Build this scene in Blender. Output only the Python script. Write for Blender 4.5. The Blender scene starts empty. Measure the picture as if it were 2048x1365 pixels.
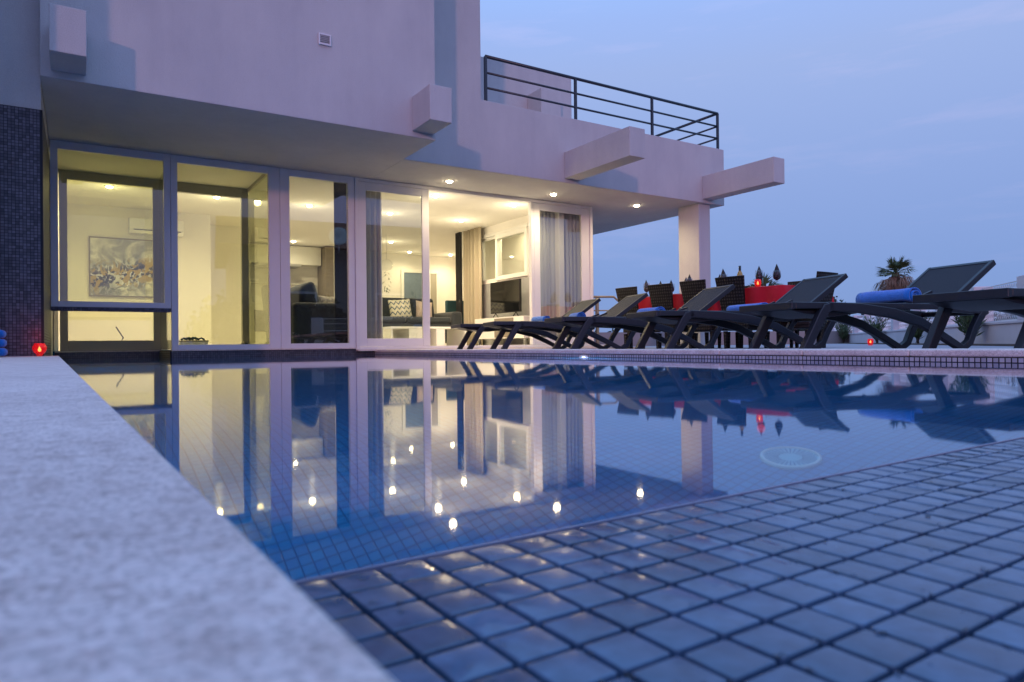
import bpy, bmesh, math, random
from mathutils import Vector, Matrix
R_ = math.radians
scene = bpy.context.scene
C = scene.collection
random.seed(7)

# ---------------------------------------------------------------- camera
YAW, PITCH, ROLL, FPX, CAMH = R_(-32.25220396), R_(0.30995575), R_(-0.64060646), 1378.1656, 0.109
def camera():
    f = Vector((-math.sin(YAW)*math.cos(PITCH), math.cos(YAW)*math.cos(PITCH), math.sin(PITCH)))
    r0 = Vector((math.cos(YAW), math.sin(YAW), 0)); u0 = r0.cross(f)
    r = r0*math.cos(ROLL)+u0*math.sin(ROLL); u = -r0*math.sin(ROLL)+u0*math.cos(ROLL)
    cd = bpy.data.cameras.new('camera'); co = bpy.data.objects.new('camera', cd); C.objects.link(co)
    M = Matrix((( r.x, u.x, -f.x, 0), (r.y, u.y, -f.y, 0), (r.z, u.z, -f.z, CAMH), (0, 0, 0, 1)))
    co.matrix_world = M
    cd.sensor_width = 36; cd.lens = FPX/2048*36
    cd.clip_start = 0.004; cd.clip_end = 2000
    cd.dof.use_dof = True; cd.dof.focus_distance = 6.0; cd.dof.aperture_fstop = 13.0
    scene.camera = co
camera()

# ---------------------------------------------------------------- light
SUN = Vector((-0.64, -0.77, 0.115)).normalized()
w = bpy.data.worlds.new('World'); scene.world = w; w.use_nodes = True
nt = w.node_tree; nt.nodes.clear()
def wn(t, **k):
    n = nt.nodes.new(t)
    for a, b in k.items(): setattr(n, a, b)
    return n
sky = wn('ShaderNodeTexSky', sky_type='NISHITA', sun_disc=False, sun_elevation=math.asin(SUN.z),
         sun_rotation=math.atan2(SUN.x, SUN.y), altitude=0, air_density=1.0, dust_density=0.3, ozone_density=4.0)
tc = wn('ShaderNodeTexCoord'); mp = wn('ShaderNodeMapping'); mp.inputs['Scale'].default_value = (1.3, 1.3, 9.0)
ns = wn('ShaderNodeTexNoise'); ns.inputs['Scale'].default_value = 2.6; ns.inputs['Detail'].default_value = 7; ns.inputs['Roughness'].default_value = .62
cr = wn('ShaderNodeValToRGB'); cr.color_ramp.elements[0].position = .53; cr.color_ramp.elements[1].position = .78
cr.color_ramp.elements[0].color = (0, 0, 0, 1); cr.color_ramp.elements[1].color = (.55, .55, .55, 1)
# dusk sky: tinted Nishita mixed with a blue-lavender height gradient, rosy towards the low sun
sep = wn('ShaderNodeSeparateXYZ'); hr_ = wn('ShaderNodeValToRGB'); els = hr_.color_ramp.elements
S_ = 1/.12
def stop(e, p, c): e.position = p; e.color = (c[0], c[1], c[2], 1)
stop(els[0], 0.0, (.20, .30, .61)); stop(els[1], 1.0, (.54, .95, 1.70))
for p, c in ((.08, (.215, .325, .66)), (.2, (.27, .38, .72)), (.36, (.345, .46, .80)), (.42, (.345, .49, .90)), (.62, (.34, .68, 1.36))): stop(els.new(p), p, c)
grad = wn('ShaderNodeMixRGB', blend_type='MULTIPLY'); grad.inputs[0].default_value = 1; grad.inputs[2].default_value = (S_, S_, S_, 1)
mixs = wn('ShaderNodeMixRGB'); mixs.inputs[0].default_value = .93
dt = wn('ShaderNodeVectorMath', operation='DOT_PRODUCT'); dt.inputs[1].default_value = SUN[:]
gr_ = wn('ShaderNodeMapRange'); gr_.inputs['From Min'].default_value = .1; gr_.inputs['From Max'].default_value = 1.0
glow = wn('ShaderNodeMixRGB', blend_type='MIX'); glow.inputs[2].default_value = (.50*S_, .46*S_, .95*S_, 1)
cl = wn('ShaderNodeMixRGB', blend_type='MIX')
clc = wn('ShaderNodeMixRGB', blend_type='MULTIPLY'); clc.inputs[0].default_value = 1; clc.inputs[2].default_value = (1.5, 1.18, 1.08, 1)
bg = wn('ShaderNodeBackground'); bg.inputs['Strength'].default_value = 0.12
out = wn('ShaderNodeOutputWorld')
L = nt.links.new
L(tc.outputs['Generated'], sep.inputs[0]); L(sep.outputs[2], hr_.inputs[0]); L(hr_.outputs[0], grad.inputs[1])
L(sky.outputs[0], mixs.inputs[1]); L(grad.outputs[0], mixs.inputs[2])
L(tc.outputs['Generated'], dt.inputs[0]); L(dt.outputs['Value'], gr_.inputs[0]); L(gr_.outputs[0], glow.inputs[0]); L(mixs.outputs[0], glow.inputs[1])
L(glow.outputs[0], clc.inputs[1]); L(tc.outputs['Generated'], mp.inputs[0]); L(mp.outputs[0], ns.inputs[0]); L(ns.outputs[0], cr.inputs[0])
L(cr.outputs[0], cl.inputs[0]); L(glow.outputs[0], cl.inputs[1]); L(clc.outputs[0], cl.inputs[2])
L(cl.outputs[0], bg.inputs[0]); L(bg.outputs[0], out.inputs[0])

sd = bpy.data.lights.new('sun', 'SUN'); sd.energy = 0.60; sd.angle = R_(2.0); sd.color = (1.0, .48, .46)
so = bpy.data.objects.new('sun', sd); C.objects.link(so); so.rotation_euler = SUN.to_track_quat('Z', 'Y').to_euler()
scene.view_settings.view_transform = 'Standard'; scene.view_settings.look = 'None'
scene.view_settings.exposure = 0.10; scene.view_settings.gamma = 1.0
cy = scene.cycles
cy.use_denoising = True; cy.max_bounces = 10; cy.transparent_max_bounces = 16; cy.transmission_bounces = 8
cy.glossy_bounces = 5; cy.diffuse_bounces = 6; cy.sample_clamp_indirect = 6; cy.blur_glossy = .3; cy.caustics_reflective = False

LAMP_W = 18.5        # interior downlights
SOFFIT_W = 4.8

# ---------------------------------------------------------------- materials
def new_mat(name):
    m = bpy.data.materials.new(name); m.use_nodes = True
    n = m.node_tree; n.nodes.clear()
    o = n.nodes.new('ShaderNodeOutputMaterial'); b = n.nodes.new('ShaderNodeBsdfPrincipled')
    n.links.new(b.outputs[0], o.inputs[0])
    return m, n, b, o
def setin(b, **k):
    for a, v in k.items():
        b.inputs[a.replace('_', ' ')].default_value = v
def c4(c): return (c[0], c[1], c[2], 1)
def mat(name, col, rough=.5, metal=0, var=0.0, vscale=4, bump=0.0, bscale=60, spec=.5, col2=None, emit=None, estr=0, sheen=0, stretch=(1, 1, 1), detail=5):
    m, n, b, o = new_mat(name)
    setin(b, Base_Color=c4(col), Roughness=rough, Metallic=metal, Specular_IOR_Level=spec)
    if sheen: b.inputs['Sheen Weight'].default_value = sheen
    if emit: b.inputs['Emission Color'].default_value = c4(emit); b.inputs['Emission Strength'].default_value = estr
    t = n.nodes.new('ShaderNodeTexCoord'); mp = n.nodes.new('ShaderNodeMapping'); mp.inputs['Scale'].default_value = stretch
    n.links.new(t.outputs['Object'], mp.inputs[0])
    if var or col2:
        z = n.nodes.new('ShaderNodeTexNoise'); z.inputs['Scale'].default_value = vscale; z.inputs['Detail'].default_value = detail; z.inputs['Roughness'].default_value = .6
        n.links.new(mp.outputs[0], z.inputs[0])
        r = n.nodes.new('ShaderNodeValToRGB'); r.color_ramp.elements[0].position = .3; r.color_ramp.elements[1].position = .7
        a = col; c2 = col2 if col2 else tuple(x*(1-var) for x in col)
        r.color_ramp.elements[0].color = c4(c2); r.color_ramp.elements[1].color = c4(a)
        n.links.new(z.outputs[0], r.inputs[0]); n.links.new(r.outputs[0], b.inputs['Base Color'])
    if bump:
        z = n.nodes.new('ShaderNodeTexNoise'); z.inputs['Scale'].default_value = bscale; z.inputs['Detail'].default_value = 6
        n.links.new(mp.outputs[0], z.inputs[0])
        bp = n.nodes.new('ShaderNodeBump'); bp.inputs['Strength'].default_value = bump; bp.inputs['Distance'].default_value = .01
        n.links.new(z.outputs[0], bp.inputs['Height']); n.links.new(bp.outputs[0], b.inputs['Normal'])
    return m
def mosaic(name, axes, pitch, ca, cb, grout, rough=.25, gw=.12, rot=0, blot=None, gr=.8):
    """square glass tiles on a plane; axes = which object axes run along the tile rows"""
    m, n, b, o = new_mat(name); N = n.nodes.new; K = n.links.new
    t = N('ShaderNodeTexCoord'); mp = N('ShaderNodeMapping'); mp.inputs['Rotation'].default_value = (0, 0, rot)
    mp.inputs['Scale'].default_value = (1/pitch,)*3
    K(t.outputs['Object'], mp.inputs[0])
    s = N('ShaderNodeSeparateXYZ'); K(mp.outputs[0], s.inputs[0])
    def mth(op, a, bv=None, cc=None):
        q = N('ShaderNodeMath'); q.operation = op
        if hasattr(a, 'links'): K(a, q.inputs[0])
        else: q.inputs[0].default_value = a
        if bv is not None:
            if hasattr(bv, 'links'): K(bv, q.inputs[1])
            else: q.inputs[1].default_value = bv
        return q.outputs[0]
    u, v = s.outputs[axes[0]], s.outputs[axes[1]]
    def edge(x):
        f = mth('FRACT', x); return mth('ABSOLUTE', mth('SUBTRACT', f, .5))
    e = mth('MAXIMUM', edge(u), edge(v))
    mr = N('ShaderNodeMapRange'); mr.inputs['From Min'].default_value = .5-gw/2; mr.inputs['From Max'].default_value = .5-gw/2+.05
    K(e, mr.inputs[0]); gm = mr.outputs[0]
    cmb = N('ShaderNodeCombineXYZ'); K(mth('FLOOR', u), cmb.inputs[0]); K(mth('FLOOR', v), cmb.inputs[1])
    wh = N('ShaderNodeTexWhiteNoise'); K(cmb.outputs[0], wh.inputs[0])
    mx = N('ShaderNodeMixRGB'); K(wh.outputs['Value'], mx.inputs[0]); mx.inputs[1].default_value = c4(ca); mx.inputs[2].default_value = c4(cb)
    colr = mx.outputs[0]
    if blot:
        z = N('ShaderNodeTexNoise'); z.inputs['Scale'].default_value = .35; z.inputs['Detail'].default_value = 4; K(mp.outputs[0], z.inputs[0])
        r = N('ShaderNodeValToRGB'); r.color_ramp.elements[0].position = .42; r.color_ramp.elements[1].position = .62; K(z.outputs[0], r.inputs[0])
        m3 = N('ShaderNodeMixRGB'); K(r.outputs[0], m3.inputs[0]); K(colr, m3.inputs[1]); m3.inputs[2].default_value = c4(blot); colr = m3.outputs[0]
    m2 = N('ShaderNodeMixRGB'); K(gm, m2.inputs[0]); K(colr, m2.inputs[1]); m2.inputs[2].default_value = c4(grout)
    K(m2.outputs[0], b.inputs['Base Color'])
    r2 = N('ShaderNodeMapRange'); K(gm, r2.inputs[0]); r2.inputs['To Min'].default_value = rough; r2.inputs['To Max'].default_value = gr
    K(r2.outputs[0], b.inputs['Roughness'])
    bp = N('ShaderNodeBump'); bp.invert = True; bp.inputs['Strength'].default_value = .6; bp.inputs['Distance'].default_value = .002
    K(gm, bp.inputs['Height']); K(bp.outputs[0], b.inputs['Normal'])
    return m
def glass_mat(name, tint=(.93, .95, .93), ior=1.5, rough=0.0):
    """thin architectural glass: clear body, mirror part by Fresnel"""
    m, n, b, o = new_mat(name); n.nodes.remove(b)
    tr = n.nodes.new('ShaderNodeBsdfTransparent'); tr.inputs[0].default_value = c4(tint)
    gl = n.nodes.new('ShaderNodeBsdfGlossy'); gl.inputs['Roughness'].default_value = rough
    fr = n.nodes.new('ShaderNodeFresnel')
    ge = n.nodes.new('ShaderNodeNewGeometry'); mr = n.nodes.new('ShaderNodeMapRange'); mr.inputs['To Min'].default_value = ior; mr.inputs['To Max'].default_value = 1/ior
    n.links.new(ge.outputs['Backfacing'], mr.inputs[0]); n.links.new(mr.outputs[0], fr.inputs[0])
    mx = n.nodes.new('ShaderNodeMixShader')
    n.links.new(fr.outputs[0], mx.inputs[0]); n.links.new(tr.outputs[0], mx.inputs[1]); n.links.new(gl.outputs[0], mx.inputs[2])
    n.links.new(mx.outputs[0], o.inputs[0])
    return m
def water_mat():
    m, n, b, o = new_mat('pool_water')
    setin(b, Base_Color=(.72, .94, 1, 1), Roughness=0.03, IOR=1.42)
    b.inputs['Transmission Weight'].default_value = 1
    t = n.nodes.new('ShaderNodeTexCoord'); mp = n.nodes.new('ShaderNodeMapping'); mp.inputs['Scale'].default_value = (1, 1, 1)
    z = n.nodes.new('ShaderNodeTexNoise'); z.inputs['Scale'].default_value = 2.2; z.inputs['Detail'].default_value = 2.0
    bp = n.nodes.new('ShaderNodeBump'); bp.inputs['Strength'].default_value = .10; bp.inputs['Distance'].default_value = .004
    K = n.links.new; K(t.outputs['Object'], mp.inputs[0]); K(mp.outputs[0], z.inputs[0]); K(z.outputs[0], bp.inputs['Height']); K(bp.outputs[0], b.inputs['Normal'])
    return m
M = {}
def plaster_mat():
    m, n, b, o = new_mat('white_render'); N = n.nodes.new; K = n.links.new
    t = N('ShaderNodeTexCoord')
    def noise(sc, d, st=(1, 1, 1), ro=.6):
        mp = N('ShaderNodeMapping'); mp.inputs['Scale'].default_value = st; K(t.outputs['Object'], mp.inputs[0])
        z = N('ShaderNodeTexNoise'); z.inputs['Scale'].default_value = sc; z.inputs['Detail'].default_value = d; z.inputs['Roughness'].default_value = ro; K(mp.outputs[0], z.inputs[0]); return z.outputs[0]
    def ramp(x, p0, p1, c0, c1):
        r = N('ShaderNodeValToRGB'); r.color_ramp.elements[0].position = p0; r.color_ramp.elements[1].position = p1; r.color_ramp.elements[0].color = c4(c0); r.color_ramp.elements[1].color = c4(c1); K(x, r.inputs[0]); return r.outputs[0]
    def mul(a, bb):
        mx = N('ShaderNodeMixRGB'); mx.blend_type = 'MULTIPLY'; mx.inputs[0].default_value = 1; K(a, mx.inputs[1]); K(bb, mx.inputs[2]); return mx.outputs[0]
    c = mul(ramp(noise(1.3, 7, (1, 1, .6), .68), .35, .65, (.51, .505, .52), (.585, .575, .575)), ramp(noise(4.5, 6, (1, 1, .09), .7), .32, .56, (.95, .95, .955), (1, 1, 1)))
    c = mul(c, ramp(noise(140, 3), .3, .6, (.86, .86, .86), (1, 1, 1)))
    K(c, b.inputs['Base Color']); setin(b, Roughness=.92, Specular_IOR_Level=.2)
    bp = N('ShaderNodeBump'); bp.inputs['Strength'].default_value = .75; bp.inputs['Distance'].default_value = .006; K(noise(85, 8, (1, 1, 1), .7), bp.inputs['Height']); K(bp.outputs[0], b.inputs['Normal'])
    return m
M['plaster'] = plaster_mat()
M['plaster2'] = mat('painted_wall_inside', (.84, .81, .75), .8, var=.03, vscale=2)
M['greywall'] = mat('grey_marble_wallpaper', (.36, .36, .36), .7, var=.25, vscale=3)
M['frame'] = mat('white_aluminium', (.72, .70, .72), .38, var=.04, vscale=6)
M['olive'] = mat('grey_olive_aluminium', (.33, .31, .26), .45)
M['glass'] = glass_mat('window_glass', (.93, .95, .92), 2.0)
M['glass_y'] = glass_mat('green_tinted_glass', (.91, .93, .81), 1.75)
M['winglass'] = glass_mat('wine_glass_glass', (.95, .96, .97), 1.5)
def stone_mat():
    m, n, b, o = new_mat('rough_granite_coping'); N = n.nodes.new; K = n.links.new
    t = N('ShaderNodeTexCoord')
    def noise(sc, d): 
        z = N('ShaderNodeTexNoise'); z.inputs['Scale'].default_value = sc; z.inputs['Detail'].default_value = d; z.inputs['Roughness'].default_value = .65; K(t.outputs['Object'], z.inputs[0]); return z.outputs[0]
    def ramp(x, p0, p1, c0, c1):
        r = N('ShaderNodeValToRGB'); r.color_ramp.elements[0].position = p0; r.color_ramp.elements[1].position = p1; r.color_ramp.elements[0].color = c4(c0); r.color_ramp.elements[1].color = c4(c1); K(x, r.inputs[0]); return r.outputs[0]
    mx = N('ShaderNodeMixRGB'); mx.blend_type = 'MULTIPLY'; mx.inputs[0].default_value = 1
    K(ramp(noise(75, 6), .32, .52, (.72, .62, .59), (.95, .86, .83)), mx.inputs[1]); K(ramp(noise(420, 4), .36, .56, (.52, .50, .50), (.92, .91, .90)), mx.inputs[2])
    m2 = N('ShaderNodeMixRGB'); m2.blend_type = 'MULTIPLY'; m2.inputs[0].default_value = 1; K(mx.outputs[0], m2.inputs[1]); K(ramp(noise(9, 3), .35, .65, (.86, .84, .84), (1, 1, 1)), m2.inputs[2])
    K(m2.outputs[0], b.inputs['Base Color']); setin(b, Roughness=.75)
    bp = N('ShaderNodeBump'); bp.inputs['Strength'].default_value = .9; bp.inputs['Distance'].default_value = .004; K(noise(190, 8), bp.inputs['Height']); K(bp.outputs[0], b.inputs['Normal'])
    return m
M['stone'] = stone_mat()
M['deck'] = mat('stone_paving', (.30, .29, .33), .6, var=.2, vscale=3, bump=.2, bscale=80)
M['wallmosaic'] = mosaic('dark_blue_wall_mosaic', (0, 2), .025, (.035, .037, .055), (.11, .11, .15), (.010, .010, .016), rough=.45, gw=.2)
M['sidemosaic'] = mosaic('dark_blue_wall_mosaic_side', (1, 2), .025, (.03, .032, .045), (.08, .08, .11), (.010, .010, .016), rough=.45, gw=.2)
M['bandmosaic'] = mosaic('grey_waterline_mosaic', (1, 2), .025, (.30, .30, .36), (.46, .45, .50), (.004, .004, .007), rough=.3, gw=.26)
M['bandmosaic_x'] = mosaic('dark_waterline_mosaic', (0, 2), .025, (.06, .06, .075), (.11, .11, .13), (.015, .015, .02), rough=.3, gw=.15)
M['poolmosaic'] = mosaic('blue_pool_mosaic', (0, 1), .025, (.0, .16, .42), (.0, .23, .50), (.0, .07, .22), rough=.5, gw=.16, blot=(.0, .19, .44))
M['poolmosaic_x'] = mosaic('blue_pool_wall_mosaic_x', (0, 2), .025, (.0, .11, .30), (.005, .24, .42), (.0, .04, .12), rough=.5, gw=.16)
M['poolmosaic_y'] = mosaic('blue_pool_wall_mosaic_y', (1, 2), .025, (.0, .11, .30), (.005, .24, .42), (.0, .04, .12), rough=.5, gw=.16)
def tile_mat():
    m, n, b, o = new_mat('wet_slate_glass_tile'); N = n.nodes.new; K = n.links.new
    at = N('ShaderNodeAttribute'); at.attribute_name = 'rnd'
    r = N('ShaderNodeValToRGB'); r.color_ramp.elements[0].color = (.040, .080, .145, 1); r.color_ramp.elements[1].color = (.075, .145, .25, 1); e = r.color_ramp.elements.new(.5); e.color = (.055, .108, .195, 1); K(at.outputs['Fac'], r.inputs[0])
    t = N('ShaderNodeTexCoord'); z = N('ShaderNodeTexNoise'); z.inputs['Scale'].default_value = 90; z.inputs['Detail'].default_value = 5; K(t.outputs['Object'], z.inputs[0])
    r2 = N('ShaderNodeValToRGB'); r2.color_ramp.elements[0].position = .3; r2.color_ramp.elements[1].position = .7; r2.color_ramp.elements[0].color = (.7, .7, .72, 1); r2.color_ramp.elements[1].color = (1.15, 1.12, 1.1, 1); K(z.outputs[0], r2.inputs[0])
    mx = N('ShaderNodeMixRGB'); mx.blend_type = 'MULTIPLY'; mx.inputs[0].default_value = 1; K(r.outputs[0], mx.inputs[1]); K(r2.outputs[0], mx.inputs[2]); K(mx.outputs[0], b.inputs['Base Color'])
    z2 = N('ShaderNodeTexNoise'); z2.inputs['Scale'].default_value = 28; z2.inputs['Detail'].default_value = 3; K(t.outputs['Object'], z2.inputs[0])
    mr = N('ShaderNodeMapRange'); mr.inputs['From Min'].default_value = .35; mr.inputs['From Max'].default_value = .65; mr.inputs['To Min'].default_value = .07; mr.inputs['To Max'].default_value = .26; K(z2.outputs[0], mr.inputs[0]); K(mr.outputs[0], b.inputs['Roughness'])
    bp = N('ShaderNodeBump'); bp.inputs['Strength'].default_value = .025; bp.inputs['Distance'].default_value = .004; K(z2.outputs[0], bp.inputs['Height']); K(bp.outputs[0], b.inputs['Normal'])
    return m
M['tile'] = tile_mat()
M['wetfilm'] = mat('wet_bead', (.02, .02, .03), .03, spec=1.0)
M['grout'] = mat('wet_dark_grout', (.004, .005, .009), .6, spec=.15, bump=.4, bscale=400)
M['water'] = water_mat()
M['drop'] = mat('water_drop', (.95, .97, 1), .02, spec=1.0); M['drop'].node_tree.nodes['Principled BSDF'].inputs['Transmission Weight'].default_value = 1; M['drop'].node_tree.nodes['Principled BSDF'].inputs['IOR'].default_value = 1.33
M['rail'] = mat('dark_painted_steel', (.035, .045, .06), .35, metal=.3)
M['resin'] = mat('anthracite_resin', (.013, .018, .027), .45, var=.15, vscale=6, bump=.08, bscale=300)
M['sling'] = mat('anthracite_mesh_fabric', (.012, .016, .026), .75, bump=.5, bscale=900)
M['towel'] = mat('blue_terry_towel', (.0, .20, .74), .95, var=.2, vscale=30, bump=.6, bscale=350, sheen=.4)
M['red'] = mat('red_cotton_cloth', (.48, .0, .018), .85, var=.1, vscale=8, bump=.2, bscale=300)
def rattan():
    m, n, b, o = new_mat('dark_woven_rattan'); N = n.nodes.new; K = n.links.new
    t = N('ShaderNodeTexCoord'); mp = N('ShaderNodeMapping'); K(t.outputs['Object'], mp.inputs[0])
    w1 = N('ShaderNodeTexWave'); w1.wave_type = 'BANDS'; w1.bands_direction = 'Z'; w1.inputs['Scale'].default_value = 8; w1.inputs['Distortion'].default_value = 1.5; w1.inputs['Detail Scale'].default_value = 6
    w2 = N('ShaderNodeTexWave'); w2.wave_type = 'BANDS'; w2.bands_direction = 'Y'; w2.inputs['Scale'].default_value = 9; w2.inputs['Distortion'].default_value = .5
    K(mp.outputs[0], w1.inputs[0]); K(mp.outputs[0], w2.inputs[0])
    mx = N('ShaderNodeMixRGB'); mx.blend_type = 'MULTIPLY'; mx.inputs[0].default_value = 1; K(w1.outputs[0], mx.inputs[1]); K(w2.outputs[0], mx.inputs[2])
    r = N('ShaderNodeValToRGB'); r.color_ramp.elements[0].color = (.003, .003, .003, 1); r.color_ramp.elements[1].color = (.040, .035, .034, 1); K(mx.outputs[0], r.inputs[0])
    K(r.outputs[0], b.inputs['Base Color']); setin(b, Roughness=.55, Specular_IOR_Level=.3)
    bp = N('ShaderNodeBump'); bp.inputs['Strength'].default_value = .9; bp.inputs['Distance'].default_value = .006; K(mx.outputs[0], bp.inputs['Height']); K(bp.outputs[0], b.inputs['Normal'])
    return m
M['rattan'] = rattan()
M['china'] = mat('white_china', (.8, .8, .8), .2)
M['black_napkin'] = mat('black_napkin_cloth', (.006, .007, .012), .6)
M['bottle'] = mat('wine_bottle_glass', (.35, .26, .05), .08, spec=.8)
M['foil'] = mat('black_bottle_foil', (.01, .01, .012), .35)
M['label'] = mat('cream_paper_label', (.7, .66, .55), .7)
M['sofa'] = mat('charcoal_upholstery', (.030, .038, .048), .9, var=.2, vscale=5, bump=.3, bscale=250, sheen=.3)
M['teal'] = mat('petrol_upholstery', (.03, .085, .11), .9, bump=.3, bscale=250)
M['curtain'] = mat('grey_linen_curtain', (.50, .50, .51), .9, bump=.2, bscale=300)
M['curtain_b'] = mat('beige_linen_curtain', (.42, .36, .26), .9, bump=.2, bscale=300)
M['black'] = mat('black_plastic', (.01, .01, .012), .25)
M['dark'] = mat('dark_lining', (.012, .012, .016), .9)
M['screen'] = mat('switched_off_screen', (.004, .004, .005), .06, spec=.9)
M['lacquer'] = mat('white_lacquer', (.78, .77, .73), .25)
M['floor'] = mat('cream_floor_tile', (.80, .77, .70), .3, var=.06, vscale=2)
M['steel'] = mat('brushed_steel', (.45, .45, .45), .3, metal=.9)
M['wood'] = mat('greige_wood_panel', (.26, .22, .17), .5, var=.25, vscale=5, stretch=(1, 1, 6))
M['lampglow'] = mat('lit_lamp_lens', (1, .9, .7), .5, emit=(1, .80, .48), estr=80)
M['lampring'] = mat('white_lamp_ring', (.8, .8, .8), .4)
M['flame'] = mat('candle_flame_glow', (1, .6, .2), .5, emit=(1, .50, .12), estr=9)
M['redglass'] = mat('glowing_red_glass', (.62, .012, .012), .12, emit=(1, .012, .015), estr=.22); M['redglass'].node_tree.nodes['Principled BSDF'].inputs['Alpha'].default_value = .62
M['poolglow'] = mat('lit_pool_lamp', (.5, .6, 1), .3, emit=(.50, .55, 1.0), estr=5)
M['trunk'] = mat('palm_bark', (.10, .07, .05), .95, var=.4, vscale=8, bump=.8, bscale=20)
M['palm'] = mat('palm_leaf', (.09, .13, .05), .6, var=.35, vscale=3)
M['drypalm'] = mat('dry_palm_frond', (.23, .15, .10), .9, var=.5, vscale=3)
M['leaf'] = mat('oleander_leaf', (.09, .15, .06), .55, var=.4, vscale=9)
M['bush'] = mat('bush_leaf', (.035, .05, .02), .7, var=.4, vscale=2)
M['soil'] = mat('dry_soil', (.12, .09, .07), .95, var=.4, vscale=1.2)
M['terrain'] = mat('dry_grassland', (.06, .065, .035), .95, col2=(.12, .10, .06), vscale=.08)
M['fence_white'] = mat('white_painted_wall', (.66, .62, .64), .85, var=.08, vscale=3, bump=.2, bscale=60)
M['wire'] = mat('white_coated_wire', (.72, .72, .72), .45)
M['rooftile'] = mat('clay_roof_tile', (.28, .11, .07), .85, var=.4, vscale=6, bump=.6, bscale=12)
M['housewall'] = mat('neighbour_render', (.30, .27, .26), .9, var=.1, vscale=1)
def painting_mat():
    m, n, b, o = new_mat('abstract_canvas'); N = n.nodes.new; K = n.links.new
    t = N('ShaderNodeTexCoord'); mp = N('ShaderNodeMapping'); K(t.outputs['Object'], mp.inputs[0]); mp.inputs['Scale'].default_value = (1, 1, 1)
    def noise(sc, d, dist):
        z = N('ShaderNodeTexNoise'); z.inputs['Scale'].default_value = sc; z.inputs['Detail'].default_value = d; z.inputs['Distortion'].default_value = dist; K(mp.outputs[0], z.inputs[0]); return z.outputs[0]
    s = N('ShaderNodeSeparateXYZ'); K(mp.outputs[0], s.inputs[0])
    # band mask around mid height, tilted
    a = N('ShaderNodeMath'); a.operation = 'MULTIPLY_ADD'; K(s.outputs[0], a.inputs[0]); a.inputs[1].default_value = -.22; K(s.outputs[2], a.inputs[2])
    ad = N('ShaderNodeMath'); ad.operation = 'ADD'; K(a.outputs[0], ad.inputs[0]); ad.inputs[1].default_value = .10
    ab = N('ShaderNodeMath'); ab.operation = 'ABSOLUTE'; K(ad.outputs[0], ab.inputs[0])
    band = N('ShaderNodeMapRange'); K(ab.outputs[0], band.inputs[0]); band.inputs['From Min'].default_value = .08; band.inputs['From Max'].default_value = .34; band.inputs['To Min'].default_value = 1; band.inputs['To Max'].default_value = 0
    def ramp(x, p0, p1):
        r = N('ShaderNodeValToRGB'); r.color_ramp.elements[0].position = p0; r.color_ramp.elements[1].position = p1; K(x, r.inputs[0]); return r.outputs[0]
    def mul(x, y):
        q = N('ShaderNodeMath'); q.operation = 'MULTIPLY'; K(x, q.inputs[0]); K(y, q.inputs[1]); return q.outputs[0]
    base = N('ShaderNodeMixRGB'); K(ramp(noise(3.5, 6, 1.2), .4, .65), base.inputs[0]); base.inputs[1].default_value = (.34, .34, .34, 1); base.inputs[2].default_value = (.78, .77, .73, 1)
    dk = N('ShaderNodeMixRGB'); K(mul(ramp(noise(8, 9, 1.8), .46, .50), band.outputs[0]), dk.inputs[0]); K(base.outputs[0], dk.inputs[1]); dk.inputs[2].default_value = (.02, .022, .03, 1)
    gd = N('ShaderNodeMixRGB'); mp2 = noise(5.2, 9, 1.6)
    K(mul(ramp(mp2, .52, .55), band.outputs[0]), gd.inputs[0]); K(dk.outputs[0], gd.inputs[1]); gd.inputs[2].default_value = (.42, .29, .05, 1)
    K(gd.outputs[0], b.inputs['Base Color']); setin(b, Roughness=.6)
    return m
M['art'] = painting_mat()
def pillow_mat(name, base, ink):
    m, n, b, o = new_mat(name); N = n.nodes.new; K = n.links.new
    t = N('ShaderNodeTexCoord'); mp = N('ShaderNodeMapping'); K(t.outputs['Object'], mp.inputs[0])
    w1 = N('ShaderNodeTexWave'); w1.bands_direction = 'Z'; w1.inputs['Scale'].default_value = 3.2; w1.inputs['Distortion'].default_value = 0
    w2 = N('ShaderNodeTexWave'); w2.bands_direction = 'X'; w2.inputs['Scale'].default_value = 3.4; w2.wave_profile = 'TRI'; K(mp.outputs[0], w2.inputs[0])
    off = N('ShaderNodeCombineXYZ'); mu = N('ShaderNodeMath'); mu.operation = 'MULTIPLY'; K(w2.outputs['Fac'], mu.inputs[0]); mu.inputs[1].default_value = .06; K(mu.outputs[0], off.inputs[2])
    va = N('ShaderNodeVectorMath'); K(mp.outputs[0], va.inputs[0]); K(off.outputs[0], va.inputs[1]); K(va.outputs[0], w1.inputs[0])
    r = N('ShaderNodeValToRGB'); r.color_ramp.elements[0].position = .80; r.color_ramp.elements[1].position = .86; K(w1.outputs['Fac'], r.inputs[0])
    mx = N('ShaderNodeMixRGB'); K(r.outputs[0], mx.inputs[0]); mx.inputs[1].default_value = c4(base); mx.inputs[2].default_value = c4(ink); K(mx.outputs[0], b.inputs['Base Color'])
    setin(b, Roughness=.9)
    return m
M['pillow'] = pillow_mat('zigzag_cushion_fabric', (.60, .57, .46), (.03, .08, .16))
M['pillow2'] = mat('cream_cushion_fabric', (.55, .44, .38), .9, bump=.2, bscale=200)
M['pillow3'] = mat('patterned_grey_cushion', (.42, .38, .33), .9, col2=(.10, .10, .11), vscale=22)

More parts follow.
